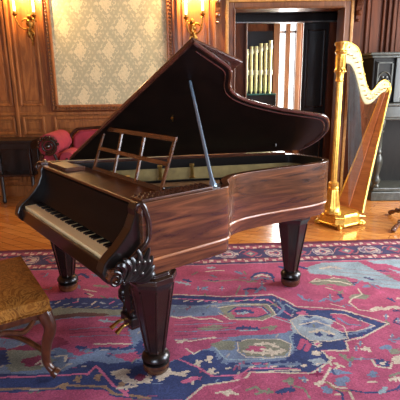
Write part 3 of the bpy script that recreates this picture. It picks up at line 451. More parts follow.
# the pattern is sampled where each knot really lies
fy = (GYr[:-1,:-1]+GYr[1:,1:])/2; jx = np.clip(((fy-.55)/res).astype(int), 0, ny-1); fc = colr[jx, ii]
me = bpy.data.meshes.new('rug'); nf = len(faces)
me.vertices.add(len(v)); me.vertices.foreach_set('co', v.ravel().astype('f'))
me.loops.add(nf*4); me.loops.foreach_set('vertex_index', faces.ravel().astype('i'))
me.polygons.add(nf); me.polygons.foreach_set('loop_start', (np.arange(nf)*4).astype('i'))
try: me.polygons.foreach_set('loop_total', np.full(nf, 4, 'i'))
except Exception: pass
ca = me.color_attributes.new('pattern', 'FLOAT_COLOR', 'CORNER')
cc = np.ones((nf, 4, 4), 'f'); cc[:, :, :3] = fc.reshape(-1, 1, 3); ca.data.foreach_set('color', cc.ravel())
me.update(calc_edges=True); me.validate()
me.materials.append(M['rug'])
rug = bpy.data.objects.new('oriental_rug', me); col.objects.link(rug)
tag(rug, 'large crimson and navy oriental rug with a floral border spread under the piano', 'rug')
fr = MB()
gx = np.arange(-3.29, 3.29, .022)
hem = MB().prism([(-3.3, .55), (3.3, .55), (3.3, RY+3.3*math.tan(RA)), (-3.3, RY-3.3*math.tan(RA))], lambda u, v, h: (u, v, h), .001, .011)
hem.build('rug_backing', 'panel_dark', rug)

# ---------------------------------------------------------------- grand piano
ox, oy, yaw = -.2717, 2.0036, -.6549
PR = math.atan2(-math.sin(yaw), math.cos(yaw))     # local x runs to the tail, local y to the bass side
FZ = .013
piano = thing('grand_piano', 'dark rosewood grand piano with raised lid and octagonal legs standing on the rug', 'piano', (ox, oy, 0), PR)
def w2l(p):
    dx, dy = p[0]-ox, p[1]-oy
    return Vector((dx*math.cos(PR)+dy*math.sin(PR), -dx*math.sin(PR)+dy*math.cos(PR), p[2]))
rim_pts = [(0,0),(.15,0),(.3,0),(.42,0),(.49,.001),(.54,.01),(.575,.035),(.605,.075),(.64,.125),(.69,.168),(.76,.2),(.85,.212),(.96,.206),(1.08,.19),(1.2,.168),(1.32,.144),(1.42,.13),(1.5,.127),(1.56,.136),(1.61,.16),(1.65,.205),(1.67,.27),(1.676,.36),(1.67,.45),(1.652,.52)]
sa, sb = (1.60,.575), (0.0,1.42)
rim_pts += [(sa[0]+(sb[0]-sa[0])*t, sa[1]+(sb[1]-sa[1])*t) for t in np.linspace(0, 1, 10)]
sm = [(p.x, p.y) for p in spline([(*p, 0) for p in rim_pts], 4)]
ZT, ZM, ZR = .977, .684, .602
MB().wall(offset(sm, 0), offset(sm, .042), ZM, ZT).build('rim', 'rose', piano, smooth=True, bevel=.004)
MB().wall(offset(sm, .006), offset(sm, .05), ZR, ZM+.004).build('lower_rim', 'rose', piano, smooth=True, bevel=.003)
mbm = MB(); mbm.tube([(*p, ZM) for p in offset(sm, .002)], .0085, 8); mbm.build('rim_moulding', 'inlay', piano, smooth=True)
inner = offset(sm, .045)
bott = MB().prism(offset(sm, .03), lambda u, v, h: (u, v, h), ZR+.006, ZR+.03); bott.build('bottom_board', 'ebon', piano)
# inner spine wall bands (felt rail, liner) follow the inside of the rim
keep = [p for p in inner if p[0] > .19]
MB().wall([p for p in offset(sm, .0425) if p[0] > .05], [p for p in offset(sm, .047) if p[0] > .05], .90, .974).build('inner_lining', 'ebon', piano, smooth=True)
MB().wall(keep, offset(keep, .012), .826, .912).build('felt_band', 'felt', piano, smooth=True)
MB().wall(keep, offset(keep, .03), .812, .826).build('liner_ledge', 'ebon', piano, smooth=True)
MB().wall(keep, offset(keep, .016), .752, .812).build('liner_band', 'liner', piano, smooth=True)
plate = [p for p in offset(sm, .06) if p[0] > .24]
MB().prism(plate, lambda u, v, h: (u, v, h), .735, .752).build('iron_plate', 'plate', piano)
for k, (t) in enumerate((.34, .47, .60)):
    s0 = Vector((sa[0]+(sb[0]-sa[0])*(1-t)*1.0, sa[1]+(sb[1]-sa[1])*(1-t)))
    d = Vector((sb[0]-sa[0], sb[1]-sa[1])).normalized(); nn = Vector((-d.y, d.x))
    c = s0+nn*.062
    ang = math.atan2(d.y, d.x); mt_ = Matrix.Translation((c.x, c.y, 0)) @ Matrix.Rotation(ang, 4, 'Z')
    mb = MB(); z0 = .835 if k != 0 else .77
    mb.box(-.012, .012, -.006, .008, z0, z0+.10, mt_); mb.box(-.02, .02, -.01, .012, z0-.004, z0+.012, mt_); mb.box(-.018, .018, -.012, .0, z0+.085, z0+.105, mt_)
    mb.build('brass_bracket', 'brass', piano, bevel=.002)
# strings over the plate, struts
for k in range(44):
    t = k/43; a0 = .30+t*.92; b1 = 1.55-.95*max(0, (a0-.35)/.95); b1 = min(b1, 1.52)
    MB().tube([(.34, a0*.97, .775), (b1, a0*.9-.04+(.05 if a0 < .5 else 0), .775)], .0016, 4).build('string', 'steel', piano)
for a0 in (.45, .75, 1.0):
    MB().box(.26, 1.45-.8*(a0-.4), a0-.012, a0+.012, .752, .785).build('plate_strut', 'plate', piano, bevel=.004)
# pin block area
MB().box(.22, .34, .07, 1.24, .752, .80).build('pin_block', 'plate', piano, bevel=.004)
# keybed, key slip, keyboard
MB().box(-.168, .22, .04, 1.385, .602, .66).build('keybed', 'ebon', piano, bevel=.004)
MB().box(-.178, -.158, .03, 1.39, .615, .702).build('key_slip', 'ebon', piano, bevel=.005)
kb = MB().box(-.15, .01, .10, 1.345, .66, .685).build('keyboard', 'ebon', piano)
nk = 50; ka0, ka1 = .112, 1.335; kw = (ka1-ka0)/nk
wk = MB().box(-.152, 0, 0, kw-.0012, .687, .716).build('white_key', 'ivory', kb, bevel=.0012)
wk.location = (0, ka0, 0)
for k in range(1, nk):
    c = wk.copy(); col.objects.link(c); c.parent = kb; c.location = (0, ka0+k*kw, 0)
bk = MB().prism([(-.088,.712),(-.083,.724),(0,.727),(0,.712)], lambda u, v, h: (u, h, v), -.006, .006).build('black_key', 'ebony', kb, bevel=.001)
first = True
for k in range(1, nk):
    if (k % 7) in (0, 3): continue
    c = bk if first else bk.copy()
    if not first: col.objects.link(c); c.parent = kb
    first = False; c.location = (0, ka0+k*kw, 0)
# fallboard folded up behind the keys
MB().prism([(0,.70),(-.05,.731),(-.056,.74),(-.035,.765),(-.008,.81),(.008,.90),(.004,.945),(.03,.96),(.05,.96),(.05,.70)], lambda u, v, h: (u, h, v), .095, 1.35).build('fallboard', 'ebonflat', piano, smooth=True)
MB().box(-.004, .21, .03, 1.39, .958, .976).build('front_top_board', 'rose_top', piano, bevel=.005)
# cheeks with curved fronts
fp = [(.05,.976),(-.008,.972),(-.022,.945),(-.02,.915),(-.049,.851),(-.085,.808),(-.119,.775),(-.165,.74),(-.19,.715),(-.206,.674),(-.2,.64),(-.18,.612),(-.1,.603),(.05,.603)]
fp2 = [(.06,.975),(0,.972),(-.02,.955),(-.015,.93),(.012,.915),(.028,.868),(.016,.79),(-.045,.731),(-.115,.69),(-.18,.69),(-.195,.65),(-.175,.615),(-.1,.602),(.06,.602)]
for side in (0, 1):
    f1 = (lambda u, v, h: (u, h, v)) if side == 0 else (lambda u, v, h: (u, 1.42-h, v))
    ch = MB().prism(fp, f1, .03, .1).build('cheek', 'ebon', piano, bevel=.006)
    MB().prism(fp2, f1, .003, .032).build('cheek_face', 'rose', ch, bevel=.004)
    mb = MB(); yy = lambda h: f1(0, 0, h)[1]
    pts = spline([(-.004, yy(.012), .945), (-.02, yy(.012), .952), (-.016, yy(.008), .972), (.004, yy(.0), .972), (.02, yy(-.002), .93), (.034, yy(-.002), .868), (.022, yy(-.002), .79), (-.042, yy(-.002), .735), (-.1, yy(-.002), .70), (-.16, yy(-.002), .695)], 5)
    mb.tube(pts, [.008+.006*math.sin(PI*i/(len(pts)-1)) for i in range(len(pts))], 10)
    mb.build('cheek_roll_moulding', 'rose_dark', ch, smooth=True)
    # acanthus carving
    mb = MB()
    def leaf(p, r0):
        p = spline([(q[0], yy(q[2] if len(q) > 2 else -.01), q[1]) for q in p], 5); n = len(p)
        mb.tube(p, [max(.0025, r0*math.sin(PI*(.12+.8*i/(n-1)))) for i in range(n)], 8, 1.0)
    def volute(cb, cz, r, turns=1.6, ph=0, d=1):
        p = []
        for i in range(34):
            t = i/33; a = ph+d*t*turns*2*PI; rr = r*(1-.82*t); p.append((cb+rr*math.cos(a), yy(-.012-.012*t), cz+rr*math.sin(a)))
        mb.tube(p, [r*.2*(1-.5*i/33) for i in range(34)], 7)
    volute(-.165, .648, .038, 1.6, PI/2, -1); volute(-.10, .70, .026, 1.3, 0, 1); volute(.005, .655, .024, 1.3, PI, -1); volute(-.115, .63, .018, 1.2)
    for q in ([(-.13,.615),(-.09,.66),(-.06,.71),(-.07,.745)], [(-.10,.62),(-.05,.67),(-.02,.73),(-.03,.775)], [(-.08,.62),(-.02,.665),(.02,.72),(.045,.768)], [(-.07,.62),(-.01,.645),(.04,.69),(.062,.722)], [(-.06,.615),(0,.625),(.045,.655),(.072,.67)], [(-.05,.608),(.0,.606),(.05,.625),(.075,.62)], [(-.14,.64),(-.12,.69),(-.14,.722),(-.165,.715)], [(-.10,.64),(-.085,.69),(-.105,.73),(-.12,.745)]):
        leaf([(max(-.2, a_*.86-.012), z_*.97+.012) for a_, z_ in q], .0185)
    for q in ((-.045,.70),(-.015,.695),(.012,.69),(-.07,.665),(-.03,.64)): mb.ball((q[0], yy(-.016), q[1]), .016, 8)
    mb.build('carved_scroll', 'ebon', ch, smooth=True)
# carved shelves beside the music desk
def fret(name, b0, b1, a0, a1, mat):
    s_ = MB().box(b0, b1, a0, a1, .977, .99).build(name, mat, piano, bevel=.003)
    mb = MB()
    nb = max(3, int((b1-b0)/.03)); na = max(2, int((a1-a0)/.03))
    for i in range(nb):
        for j in range(na):
            cb, ca_ = b0+(i+.5)*(b1-b0)/nb, a0+(j+.5)*(a1-a0)/na
            mb.tube([(cb-.01, ca_-.008, .991), (cb, ca_+.01, .995), (cb+.01, ca_-.006, .991)], .0035, 5)
    mb.build('fretwork', mat, s_)
fret('treble_desk_shelf', .01, .44, .012, .12, 'rose_top')
bs = MB().box(.04, .15, 1.0, 1.30, .978, .994).build('bass_desk_shelf', 'rose_top', piano, bevel=.003)
mb = MB(); mb.box(.03, .04, .99, 1.31, .977, 1.002); mb.box(.04, .16, .99, 1.0, .977, 1.0)
for k in range(12):
    z = .99; a = 1.01+k*.024; mb.tube([(.027, a, z-.008), (.027, a+.009, z+.008), (.027, a+.018, z-.008)], .003, 5)
mb.build('fretwork', 'rose_top', bs, bevel=.001)
MB().lathe([(.010,.977),(.013,.985),(.009,.99),(.013,1.0),(.008,1.008)], (.035,1.385,0), 14).build('lid_knob', 'steel', piano, smooth=True)
# fixed strip of the lid along the spine
hp_ = offset([sb, sa], 0); d = Vector((sb[0]-sa[0], sb[1]-sa[1])).normalized(); nn = Vector((-d.y, d.x))
strip = [(sb[0]-.005, sb[1]+.01), (sa[0], sa[1]), (sa[0]+nn.x*.05, sa[1]+nn.y*.05), (sb[0]+.0, sb[1]-.055)]
MB().prism(strip, lambda u, v, h: (u, v, h), ZT+.001, ZT+.018).build('lid_hinge_rail', 'lidedge', piano, bevel=.002)
# music desk: tilted lattice
def dk(a, t): return Vector((.20+.10*t, a, .985+.255*t))     # a across, t up the desk
dbox = MB(); 
def bar(mb, a0, t0, a1, t1, w, th=.012):
    p0, p1 = dk(a0, t0), dk(a1, t1); dr = (p1-p0).normalized(); nrm = Vector((.93, 0, -.365)); sd = dr.cross(nrm).normalized()
    vs = [p0+sd*w/2, p0-sd*w/2, p1-sd*w/2, p1+sd*w/2]
    A_ = [mb.bm.verts.new(v_) for v_ in vs]; B_ = [mb.bm.verts.new(v_+nrm*th) for v_ in vs]
    mb.bm.faces.new(A_); mb.bm.faces.new(B_[::-1])
    for i in range(4): mb.bm.faces.new((A_[i], A_[(i+1) % 4], B_[(i+1) % 4], B_[i]))
desk = MB(); bar(desk, .13, 0, .96, 0, .03, .014); desk = desk.build('music_desk', 'rose_dark', piano, bevel=.002)
mb = MB(); bar(mb, .145, .985, .97, .985, .026, .014); mb.build('desk_rail', 'rose', desk, bevel=.002)
mb = MB(); bar(mb, .145, .5, .96, .5, .024, .012); mb.build('desk_rail', 'rose', desk, bevel=.002)
for a_b, a_t in ((.95,.955), (.675,.72), (.41,.455), (.15,.155)):
    mb = MB(); bar(mb, a_b, -.04, a_t, .97, .02, .012); mb.build('desk_upright', 'rose', desk, bevel=.002)
# lid: raised about the hinge line on the spine
LA = Vector((-1.13, 3.08, 1.0)); LB_ = Vector((.72, 3.42, 1.0)); le = (LB_-LA).normalized(); nh = Vector((le.y, -le.x, 0)); ph = math.radians(40)
lu = nh*math.cos(ph)+Vector((0,0,1))*math.sin(ph); ln = -nh*math.sin(ph)+Vector((0,0,1))*math.cos(ph)
def lp(e, u, h): return w2l(LA+le*e+lu*u+ln*h)
contour = [(.969,1.107),(1.061,1.03),(1.14,.965),(1.185,.925),(1.207,.89),(1.217,.84),(1.224,.776),(1.25,.712),(1.317,.65),(1.429,.59),(1.616,.52),(1.74,.487),(1.849,.459),(1.947,.43),(2.0,.39),(2.037,.32),(2.055,.24),(2.033,.136),(1.985,.057),(1.93,.002)]
cs = [(p.x, p.y) for p in spline([(*p, 0) for p in contour], 4)]
lidpoly = [(.22,0),(.282,.093)]+cs
lid = MB().prism(lidpoly, lp, 0, .02).build('lid', 'lid', piano)
mb = MB(); mb.tube([lp(u, v, .008) for u, v in cs], .0125, 8); mb.tube([lp(.25,.045,.008), lp(.969,1.107,.008)], .011, 8); mb.build('lid_edge_moulding', 'lidedge', lid, smooth=True)
ci = offset(cs, -.03); mb = MB(); mb.tube([lp(u, v, -.001) for u, v in ci[2:-3]], .004, 6); mb.build('lid_inner_bead', 'lidedge', lid, smooth=True)
flap = MB().prism([(.46,.355),(.969,1.107),(1.274,.937),(.765,.185)], lp, .023, .043).build('folded_front_flap', 'lidedge', piano, bevel=.004)
mb = MB(); mb.tube([lp(.909,.477,0), lp(.909,.477,-.012), lp(.914,.50,-.02), lp(.912,.46,-.02)], .004, 6); mb.ball(lp(.909,.477,-.008), .01, 8); mb.build('lid_catch', 'brass', lid)
mb = MB(); mb.box(-.006, .006, -.015, .015, -.02, 0, Matrix.Translation(lp(1.70,.11,0))); mb.build('lid_catch', 'ebon', lid)
# prop stick
s0 = w2l(Vector((.072, 2.31, .98))); s1 = w2l(Vector((-.047, 2.637, 1.53)))+Vector((0,0,-.006))
dr = (s1-s0).normalized()
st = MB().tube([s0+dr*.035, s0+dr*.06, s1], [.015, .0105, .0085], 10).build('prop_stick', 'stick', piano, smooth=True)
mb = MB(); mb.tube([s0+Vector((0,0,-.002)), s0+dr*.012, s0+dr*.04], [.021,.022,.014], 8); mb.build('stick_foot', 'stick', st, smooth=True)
MB().box(-.03, .03, -.02, .02, -.004, .004, Matrix.Translation(s0)).build('stick_socket', 'rose_dark', piano)
# legs
legprof = [(.104,.602),(.104,.588),(.128,.582),(.13,.555),(.116,.53),(.110,.515),(.049,.13),(.046,.118)]
def leg(b, a):
    lg = MB().lathe(legprof, (b, a, 0), 8, PI/8).build('leg', 'rose_dark', piano, bevel=.004)
    # raised arrises between the facets
    mb = MB()
    for k in range(8):
        an = PI/8+k*PI/4; mb.tube([(b+.108*math.cos(an), a+.108*math.sin(an), .51), (b+.049*math.cos(an), a+.049*math.sin(an), .13)], .0065, 6)
    mb.build('leg_bead', 'rose_dark', lg, smooth=True)
    MB().lathe([(.046,.128),(.062,.122),(.076,.105),(.078,.092),(.066,.082),(.058,.076),(.072,.07),(.072,.064)], (b, a, 0), 24).build('foot_collar', 'ebon', lg, smooth=True)
    MB().lathe([(.07,.066),(.073,.055),(.071,.028),(.062,FZ)], (b, a, 0), 24).build('foot', 'rose', lg, smooth=True)
leg(.092, .086); leg(.102, 1.345); leg(1.46, .335)
# pedal lyre
LY = .47; LBb = .16
ly = MB().box(LBb-.05, LBb+.05, LY-.12, LY+.12, .57, .602).build('pedal_lyre', 'ebon', piano, bevel=.006)
for s_ in (-1, 1):
    mb = MB(); p = spline([(LBb, LY+s_*.055, .57), (LBb, LY+s_*.10, .52), (LBb, LY+s_*.105, .46), (LBb, LY+s_*.05, .41), (LBb, LY+s_*.035, .36), (LBb, LY+s_*.075, .30), (LBb, LY+s_*.09, .24), (LBb, LY+s_*.05, .19), (LBb, LY+s_*.04, .14)], 5)
    mb.tube(p, [.026+.008*math.sin(i*.9) for i in range(len(p))], 8); mb.ball((LBb, LY+s_*.10, .47), .034, 10); mb.ball((LBb, LY+s_*.085, .27), .034, 10)
    mb.build('lyre_support', 'ebon', ly, smooth=True)
MB().box(LBb-.02, LBb+.02, LY-.04, LY+.04, .15, .57).build('lyre_panel', 'ebon', ly, bevel=.006)
MB().box(LBb-.04, LBb+.05, LY-.07, LY+.07, .10, .16).build('pedal_box', 'ebon', ly, bevel=.01)
MB().box(LBb-.03, LBb+.04, LY-.055, LY+.055, .075, .10).build('pedal_box_base', 'rose_dark', ly, bevel=.006)
for s_ in (-1, 1):
    mb = MB(); mb.tube(spline([(LBb-.03, LY+s_*.03, .115), (LBb-.07, LY+s_*.032, .116), (LBb-.10, LY+s_*.034, .10), (LBb-.125, LY+s_*.036, .085)], 5), [.006+.0005*i for i in range(16)], 8, 1.4); mb.build('pedal', 'brass', ly, smooth=True)
for s_ in (-1, 1):
    MB().tube([(LBb+.05, LY+s_*.05, .12), (LBb+.30, LY+s_*.05, .602)], .009, 8).build('lyre_brace', 'ebon', ly, smooth=True)

# ---------------------------------------------------------------- harp
ha = math.atan2(.5708, .8211)
harp = thing('pedal_harp', 'tall gilded pedal harp standing on the parquet floor beside the piano tail', 'harp', (1.36, 4.56, 0), ha)
# base: faceted platform with feet
bp_ = [(-.04,.12),(-.04,-.12),(.03,-.20),(.25,-.22),(.36,-.17),(.40,-.08),(.40,.08),(.36,.17),(.25,.22),(.03,.20)]
def scaled(p, k, cx=.19): return [(cx+(u-cx)*k, v*k) for u, v in p]
hb = MB(); 
hb.rings([[Vector((*p, z)) for p in scaled(bp_, k)] for z, k in ((.03,.9),(.045,.93),(.055,.88),(.11,.86),(.118,.9),(.13,.89),(.14,.84),(.155,.8))]).build('base', 'gold', harp, bevel=.003)
for (u, v_) in ((.02,-.14),(.02,.14),(.32,-.165),(.32,.165)):
    mb = MB(); mb.ball((u, v_, .022), .03, 10, (1,1,.72)); mb.ball((u+(.03 if u > .1 else -.02), v_*1.12, .016), .018, 8); mb.tube(spline([(u, v_, .05), (u+(.03 if u > .1 else -.02), v_*1.1, .045), (u+(.045 if u > .1 else -.035), v_*1.2, .02)], 4), .012, 6); mb.build('foot', 'gold', harp, smooth=True)
for v_ in (-.15,-.09,-.03,.03,.09,.15):
    MB().tube([(.35, v_*.8, .085), (.42, v_*.9, .075), (.44, v_*.95, .068)], [.008,.009,.011], 6).build('pedal', 'brass', harp, smooth=True)
# column
cx = .055
colm = MB().lathe([(.034,.47),(.032,.60),(.03,1.40),(.029,1.52)], (cx,0,0), 40, 0, None, .13, 10).build('column', 'gold', harp, smooth=True)
MB().lathe([(.10,.155),(.10,.175),(.085,.19),(.08,.24),(.066,.30),(.06,.38),(.052,.41),(.06,.425),(.05,.44),(.056,.46),(.056,.475),(.036,.49)], (cx,0,0), 28, 0, None, .06, 14).build('column_pedestal', 'gold', colm, smooth=True)
mb = MB().lathe([(.03,1.50),(.04,1.51),(.034,1.525),(.036,1.56),(.046,1.60),(.056,1.615),(.046,1.63),(.046,1.76),(.06,1.775),(.062,1.79),(.05,1.80),(.05,1.83),(.064,1.85),(.066,1.87),(.05,1.875)], (cx-.01,0,0), 24, 0, None, .08, 12)
for k in range(10):
    an = 2*PI*k/10; p = (cx-.01+.043*math.cos(an), .043*math.sin(an)); mb.tube([(p[0], p[1], 1.64), (p[0]*1.0, p[1]*1.05, 1.70), (p[0], p[1], 1.755)], [.006,.009,.005], 6); mb.ball((cx-.01+.05*math.cos(an), .05*math.sin(an), 1.60), .011, 6)
mb.build('capital', 'gold', colm, smooth=True)
# neck
up = [(.03,1.875),(.12,1.876),(.2,1.864),(.28,1.835),(.331,1.79),(.365,1.72),(.385,1.66),(.42,1.59),(.456,1.52),(.49,1.455),(.52,1.422),(.56,1.40),(.594,1.398),(.635,1.42),(.674,1.455),(.72,1.485),(.775,1.505),(.83,1.505),(.875,1.489),(.915,1.45),(.93,1.40)]
lo = [(.10,1.67),(.14,1.675),(.18,1.665),(.213,1.645),(.255,1.60),(.286,1.555),(.315,1.50),(.342,1.445),(.375,1.38),(.41,1.325),(.445,1.285),(.485,1.262),(.53,1.258),(.575,1.266),(.615,1.282),(.65,1.305),(.69,1.335),(.735,1.362),(.78,1.38),(.82,1.385),(.86,1.36)]
mb = MB(); rr = []
for (u0, z0), (u1, z1) in zip(up, lo):
    w = .012
    rr.append([Vector((u0,-w,z0)), Vector((u0*.8+u1*.2,-w*1.35,z0*.8+z1*.2)), Vector((u0*.5+u1*.5,-w*.8,z0*.5+z1*.5)), Vector((u0*.15+u1*.85,-w*1.2,z0*.15+z1*.85)), Vector((u1,-w,z1)), Vector((u1,w,z1)), Vector((u0*.15+u1*.85,w*1.2,z0*.15+z1*.85)), Vector((u0*.5+u1*.5,w*.8,z0*.5+z1*.5)), Vector((u0*.8+u1*.2,w*1.35,z0*.8+z1*.2)), Vector((u0,w,z0))])
mb.rings(rr); neck = mb.build('neck', 'goldpale', harp, smooth=True, sub=1)
mb = MB(); mb.tube(spline([(u, 0, z-.002) for u, z in up], 3), .011, 8); mb.build('neck_crest', 'gold', neck, smooth=True)
for k in range(20):
    t = 1+k*(len(lo)-3)/19.; i = int(t); f = t-i; u = lo[i][0]*(1-f)+lo[i+1][0]*f; z = lo[i][1]*(1-f)+lo[i+1][1]*f; u2 = up[i][0]*(1-f)+up[i+1][0]*f; z2 = up[i][1]*(1-f)+up[i+1][1]*f
    q = .42; MB().tube([(u*(1-q)+u2*q, -.045, z*(1-q)+z2*q), (u*(1-q)+u2*q, .03, z*(1-q)+z2*q)], .0055, 6).build('tuning_pin', 'brass', neck)
    if k % 2 == 0: MB().ball((u*(1-.75)+u2*.75, -.034, z*.25+z2*.75), .009, 6).build('neck_rosette', 'gold', neck)
# sound box: rounded shell behind a flat board
def bl(t): return Vector((.34+(.85-.34)*t, 0, .14+(1.40-.14)*t))
bt = (bl(1)-bl(0)).normalized(); bn = Vector((bt.z, 0, -bt.x))     # bn points away from the column
rr = []; edges = [[], []]; pan = [[], []]
for i in range(15):
    t = i/14; w = .175-.13*t**.85; dpt = .15-.09*t; c = bl(t)
    rr.append([c+Vector((0,w*math.cos(a),0))+bn*(dpt*math.sin(a)) for a in np.linspace(0, PI, 12)])
    edges[0].append(c+Vector((0,-w,0))); edges[1].append(c+Vector((0,w,0)))
body = MB().rings(rr).build('sound_box', 'goldpale', harp, smooth=True)
mb = MB(); rr = []
for a, b2 in zip(*edges): rr.append([a-bn*.004, b2-bn*.004, b2-bn*.001, a-bn*.001])
mb.rings(rr).build('soundboard', 'soundboard', body)
for e_ in edges: MB().tube(e_, [.014-.004*i/14 for i in range(15)], 8).build('gilt_edge', 'gold', body, smooth=True)
MB().tube([bl(.02)-bn*.008, bl(.98)-bn*.008], .007, 6).build('string_rib', 'gut', body)
mb = MB(); mb.ball(bl(1.0)+bn*.025+Vector((0,0,.0)), .044, 14, (1,.9,1.1)); mb.build('shoulder', 'gold', body, smooth=True)
for k in range(36):
    t = k/35.; tt = .03+.95*t**.9; i_ = 1+(len(lo)-3)*t; i = int(i_); f = i_-i; j = min(i+1, len(lo)-1)
    u = lo[i][0]*(1-f)+lo[j][0]*f; z = lo[i][1]*(1-f)+lo[j][1]*f
    p0 = bl(tt)-bn*.012
    MB().tube([p0, Vector((u+.006, -.004, z+.03))], .0019 if t < .35 else .0016, 4).build('string', 'gutdark' if t < .35 else 'gut', harp)

# ---------------------------------------------------------------- carved cabinet at the right
cb = thing('carved_cabinet', 'blackened oak court cupboard with turned columns standing against the right panelling', 'cabinet', (2.2, 5.58, 0))
Wc = 1.3; De = .5
MB().box(0, Wc, 0, De, 0, .12).build('plinth', 'cab', cb, bevel=.012)
MB().box(.02, Wc-.02, .015, De, .12, .17).build('lower_shelf', 'cab', cb, bevel=.012)
MB().box(.05, Wc-.05, De-.04, De-.01, .17, 1.06).build('back_panel', 'cabd', cb)
MB().box(0, Wc, 0, De, 1.06, 1.20).build('frieze', 'cab', cb, bevel=.008)
MB().box(-.02, Wc+.02, -.02, De, 1.20, 1.235).build('middle_top', 'cab', cb, bevel=.01)
MB().box(.01, Wc-.01, .01, De, 1.03, 1.06).build('frieze_moulding', 'cab', cb, bevel=.01)
cprof = [(.045,.17),(.05,.19),(.035,.21),(.05,.24),(.055,.27),(.034,.31),(.03,.34),(.052,.44),(.06,.50),(.052,.56),(.033,.60),(.04,.63),(.03,.65),(.036,.70),(.032,.86),(.044,.89),(.03,.91),(.05,.96),(.055,1.0),(.055,1.03)]
for x in (.075, Wc-.075):
    MB().lathe(cprof, (x,.07,0), 20).build('turned_column', 'cab', cb, smooth=True)
for x in (.075, Wc-.075):
    MB().box(x-.05, x+.05, De-.12, De-.04, .17, 1.03).build('rear_post', 'cabd', cb, bevel=.006)
MB().box(-.06, Wc, .12, De, 1.235, 1.80).build('upper_case', 'cabd', cb, bevel=.006)
MB().box(-.12, Wc+.02, .06, De, 1.80, 1.835).build('cornice', 'cab', cb, bevel=.01)
MB().box(-.09, Wc, .09, De, 1.77, 1.80).build('cornice_moulding', 'cab', cb, bevel=.006)
for (x0, x1) in ((-.03,.19),(.30,.62),(.68,1.0)):
    d_ = MB().box(x0, x1, .105, .12, 1.27, 1.74).build('carved_door', 'cabd', cb, bevel=.004)
    mb = MB(); xc = (x0+x1)/2; w = (x1-x0)/2-.03
    mb.box(x0+.015, x0+.03, .09, .105, 1.29, 1.72); mb.box(x1-.03, x1-.015, .09, .105, 1.29, 1.72); mb.box(x0+.015, x1-.015, .09, .105, 1.29, 1.305); mb.box(x0+.015, x1-.015, .09, .105, 1.705, 1.72)
    p = [(xc+w*math.cos(a), .10, 1.50+w*1.3*math.sin(a)) for a in np.linspace(0, PI, 14)]; mb.tube(p, .009, 6)
    mb.ball((xc, .10, 1.50), .035, 10); 
    for k in range(6): a = k*PI/3; mb.ball((xc+.05*math.cos(a), .103, 1.50+.05*math.sin(a)), .018, 8)
    for s_ in (-1, 1): mb.tube(spline([(xc, .10, 1.33), (xc+s_*.05, .095, 1.36), (xc+s_*.03, .10, 1.41), (xc, .10, 1.42)], 4), .008, 6)
    mb.build('carving', 'cab', d_, smooth=True)
MB().box(.205, .285, .08, .14, 1.24, 1.77).build('corner_post', 'cab', cb, bevel=.008)

# music stand whose scrolled foot shows at the right edge
ms = thing('music_stand', 'dark stand with a scrolled foot on the parquet at the right edge', 'stand', (2.27, 4.60, 0))
MB().lathe([(.03,.12),(.035,.15),(.02,.2),(.018,.5),(.03,.55),(.018,.6),(.016,1.05)], (0,0,0), 14).build('post', 'brown', ms, smooth=True)
for k in range(3):
    a = math.radians(220)+k*2*PI/3; dv = Vector((math.cos(a), math.sin(a), 0))
    mb = MB(); p = spline([dv*.02+Vector((0,0,.15)), dv*.12+Vector((0,0,.15)), dv*.2+Vector((0,0,.10)), dv*.28+Vector((0,0,.07)), dv*.38+Vector((0,0,.03))], 4)
    mb.tube(p, [.022+.006*math.sin(i*1.4) for i in range(len(p))], 8); mb.ball(dv*.18+Vector((0,0,.135)), .028, 8); mb.ball(dv*.27+Vector((0,0,.09)), .024, 8); mb.ball(dv*.38+Vector((0,0,.028)), .028, 8)
    mb.build('leg', 'brown', ms, smooth=True)
MB().box(-.15, .15, -.015, .0, 1.05, 1.30).build('desk', 'brown', ms, bevel=.005)
MB().box(-.15, .15, -.06, .0, 1.03, 1.05).build('ledge', 'brown', ms, bevel=.005)

# ---------------------------------------------------------------- settee behind the piano
sf = thing('settee', 'crimson upholstered settee with carved dark frame against the wall behind the piano', 'settee', (-1.98, 5.35, 0))
MB().box(.05, 1.6, .03, .62, .28, .36).build('frame', 'rose_dark', sf, bevel=.01)
MB().box(.1, 1.58, .02, .6, .36, .50).build('seat', 'red', sf, bevel=.04)
MB().prism([(.30,.50),(.32,.86),(.42,.93),(1.1,.945),(1.5,.86),(1.56,.50)], lambda u, v, h: (u, h, v), .56, .68).build('backrest', 'red', sf, bevel=.035)
mb = MB(); mb.tube(spline([(.29,.55,.46), (.28,.55,.80), (.36,.56,.93), (.50,.565,.955), (1.1,.565,.975), (1.5,.565,.90), (1.58,.56,.5)], 6), .02, 8); mb.build('crest_rail', 'rose_dark', sf, smooth=True)
am = MB(); my = Matrix.Translation((.17, .02, .81)) @ Matrix.Rotation(-PI/2, 4, 'X')
am.lathe([(.09,0),(.13,.015),(.135,.05),(.135,.55),(.12,.58)], (0,0,0), 28, 0, my).build('arm_pad', 'red', sf, smooth=True)
MB().box(.08, .26, .05, .58, .36, .70).build('arm_panel', 'red', sf, bevel=.02)
mb = MB()
p = []
for i in range(40):
    t = i/39; a = -PI/2-.4+t*2.2*2*PI; r = .10*(1-.8*t); p.append((.17+r*math.cos(a), .015, .80+r*math.sin(a)))
mb.tube(p, [.02-.01*i/39 for i in range(40)], 8); mb.ball((.17,.01,.80), .03, 10)
mb.tube(spline([(.09,.02,.70), (.05,.02,.6), (.08,.02,.48), (.06,.02,.34)], 5), .026, 8); mb.tube(spline([(.23,.02,.70), (.26,.02,.62), (.24,.02,.5), (.26,.02,.36)], 5), .02, 8)
for k in range(9): a = PI*.1+k*PI*.11; mb.ball((.17+.12*math.cos(a), .012, .79+.12*math.sin(a)), .02, 8)
mb.build('carved_arm_front', 'rose_dark', sf, smooth=True)
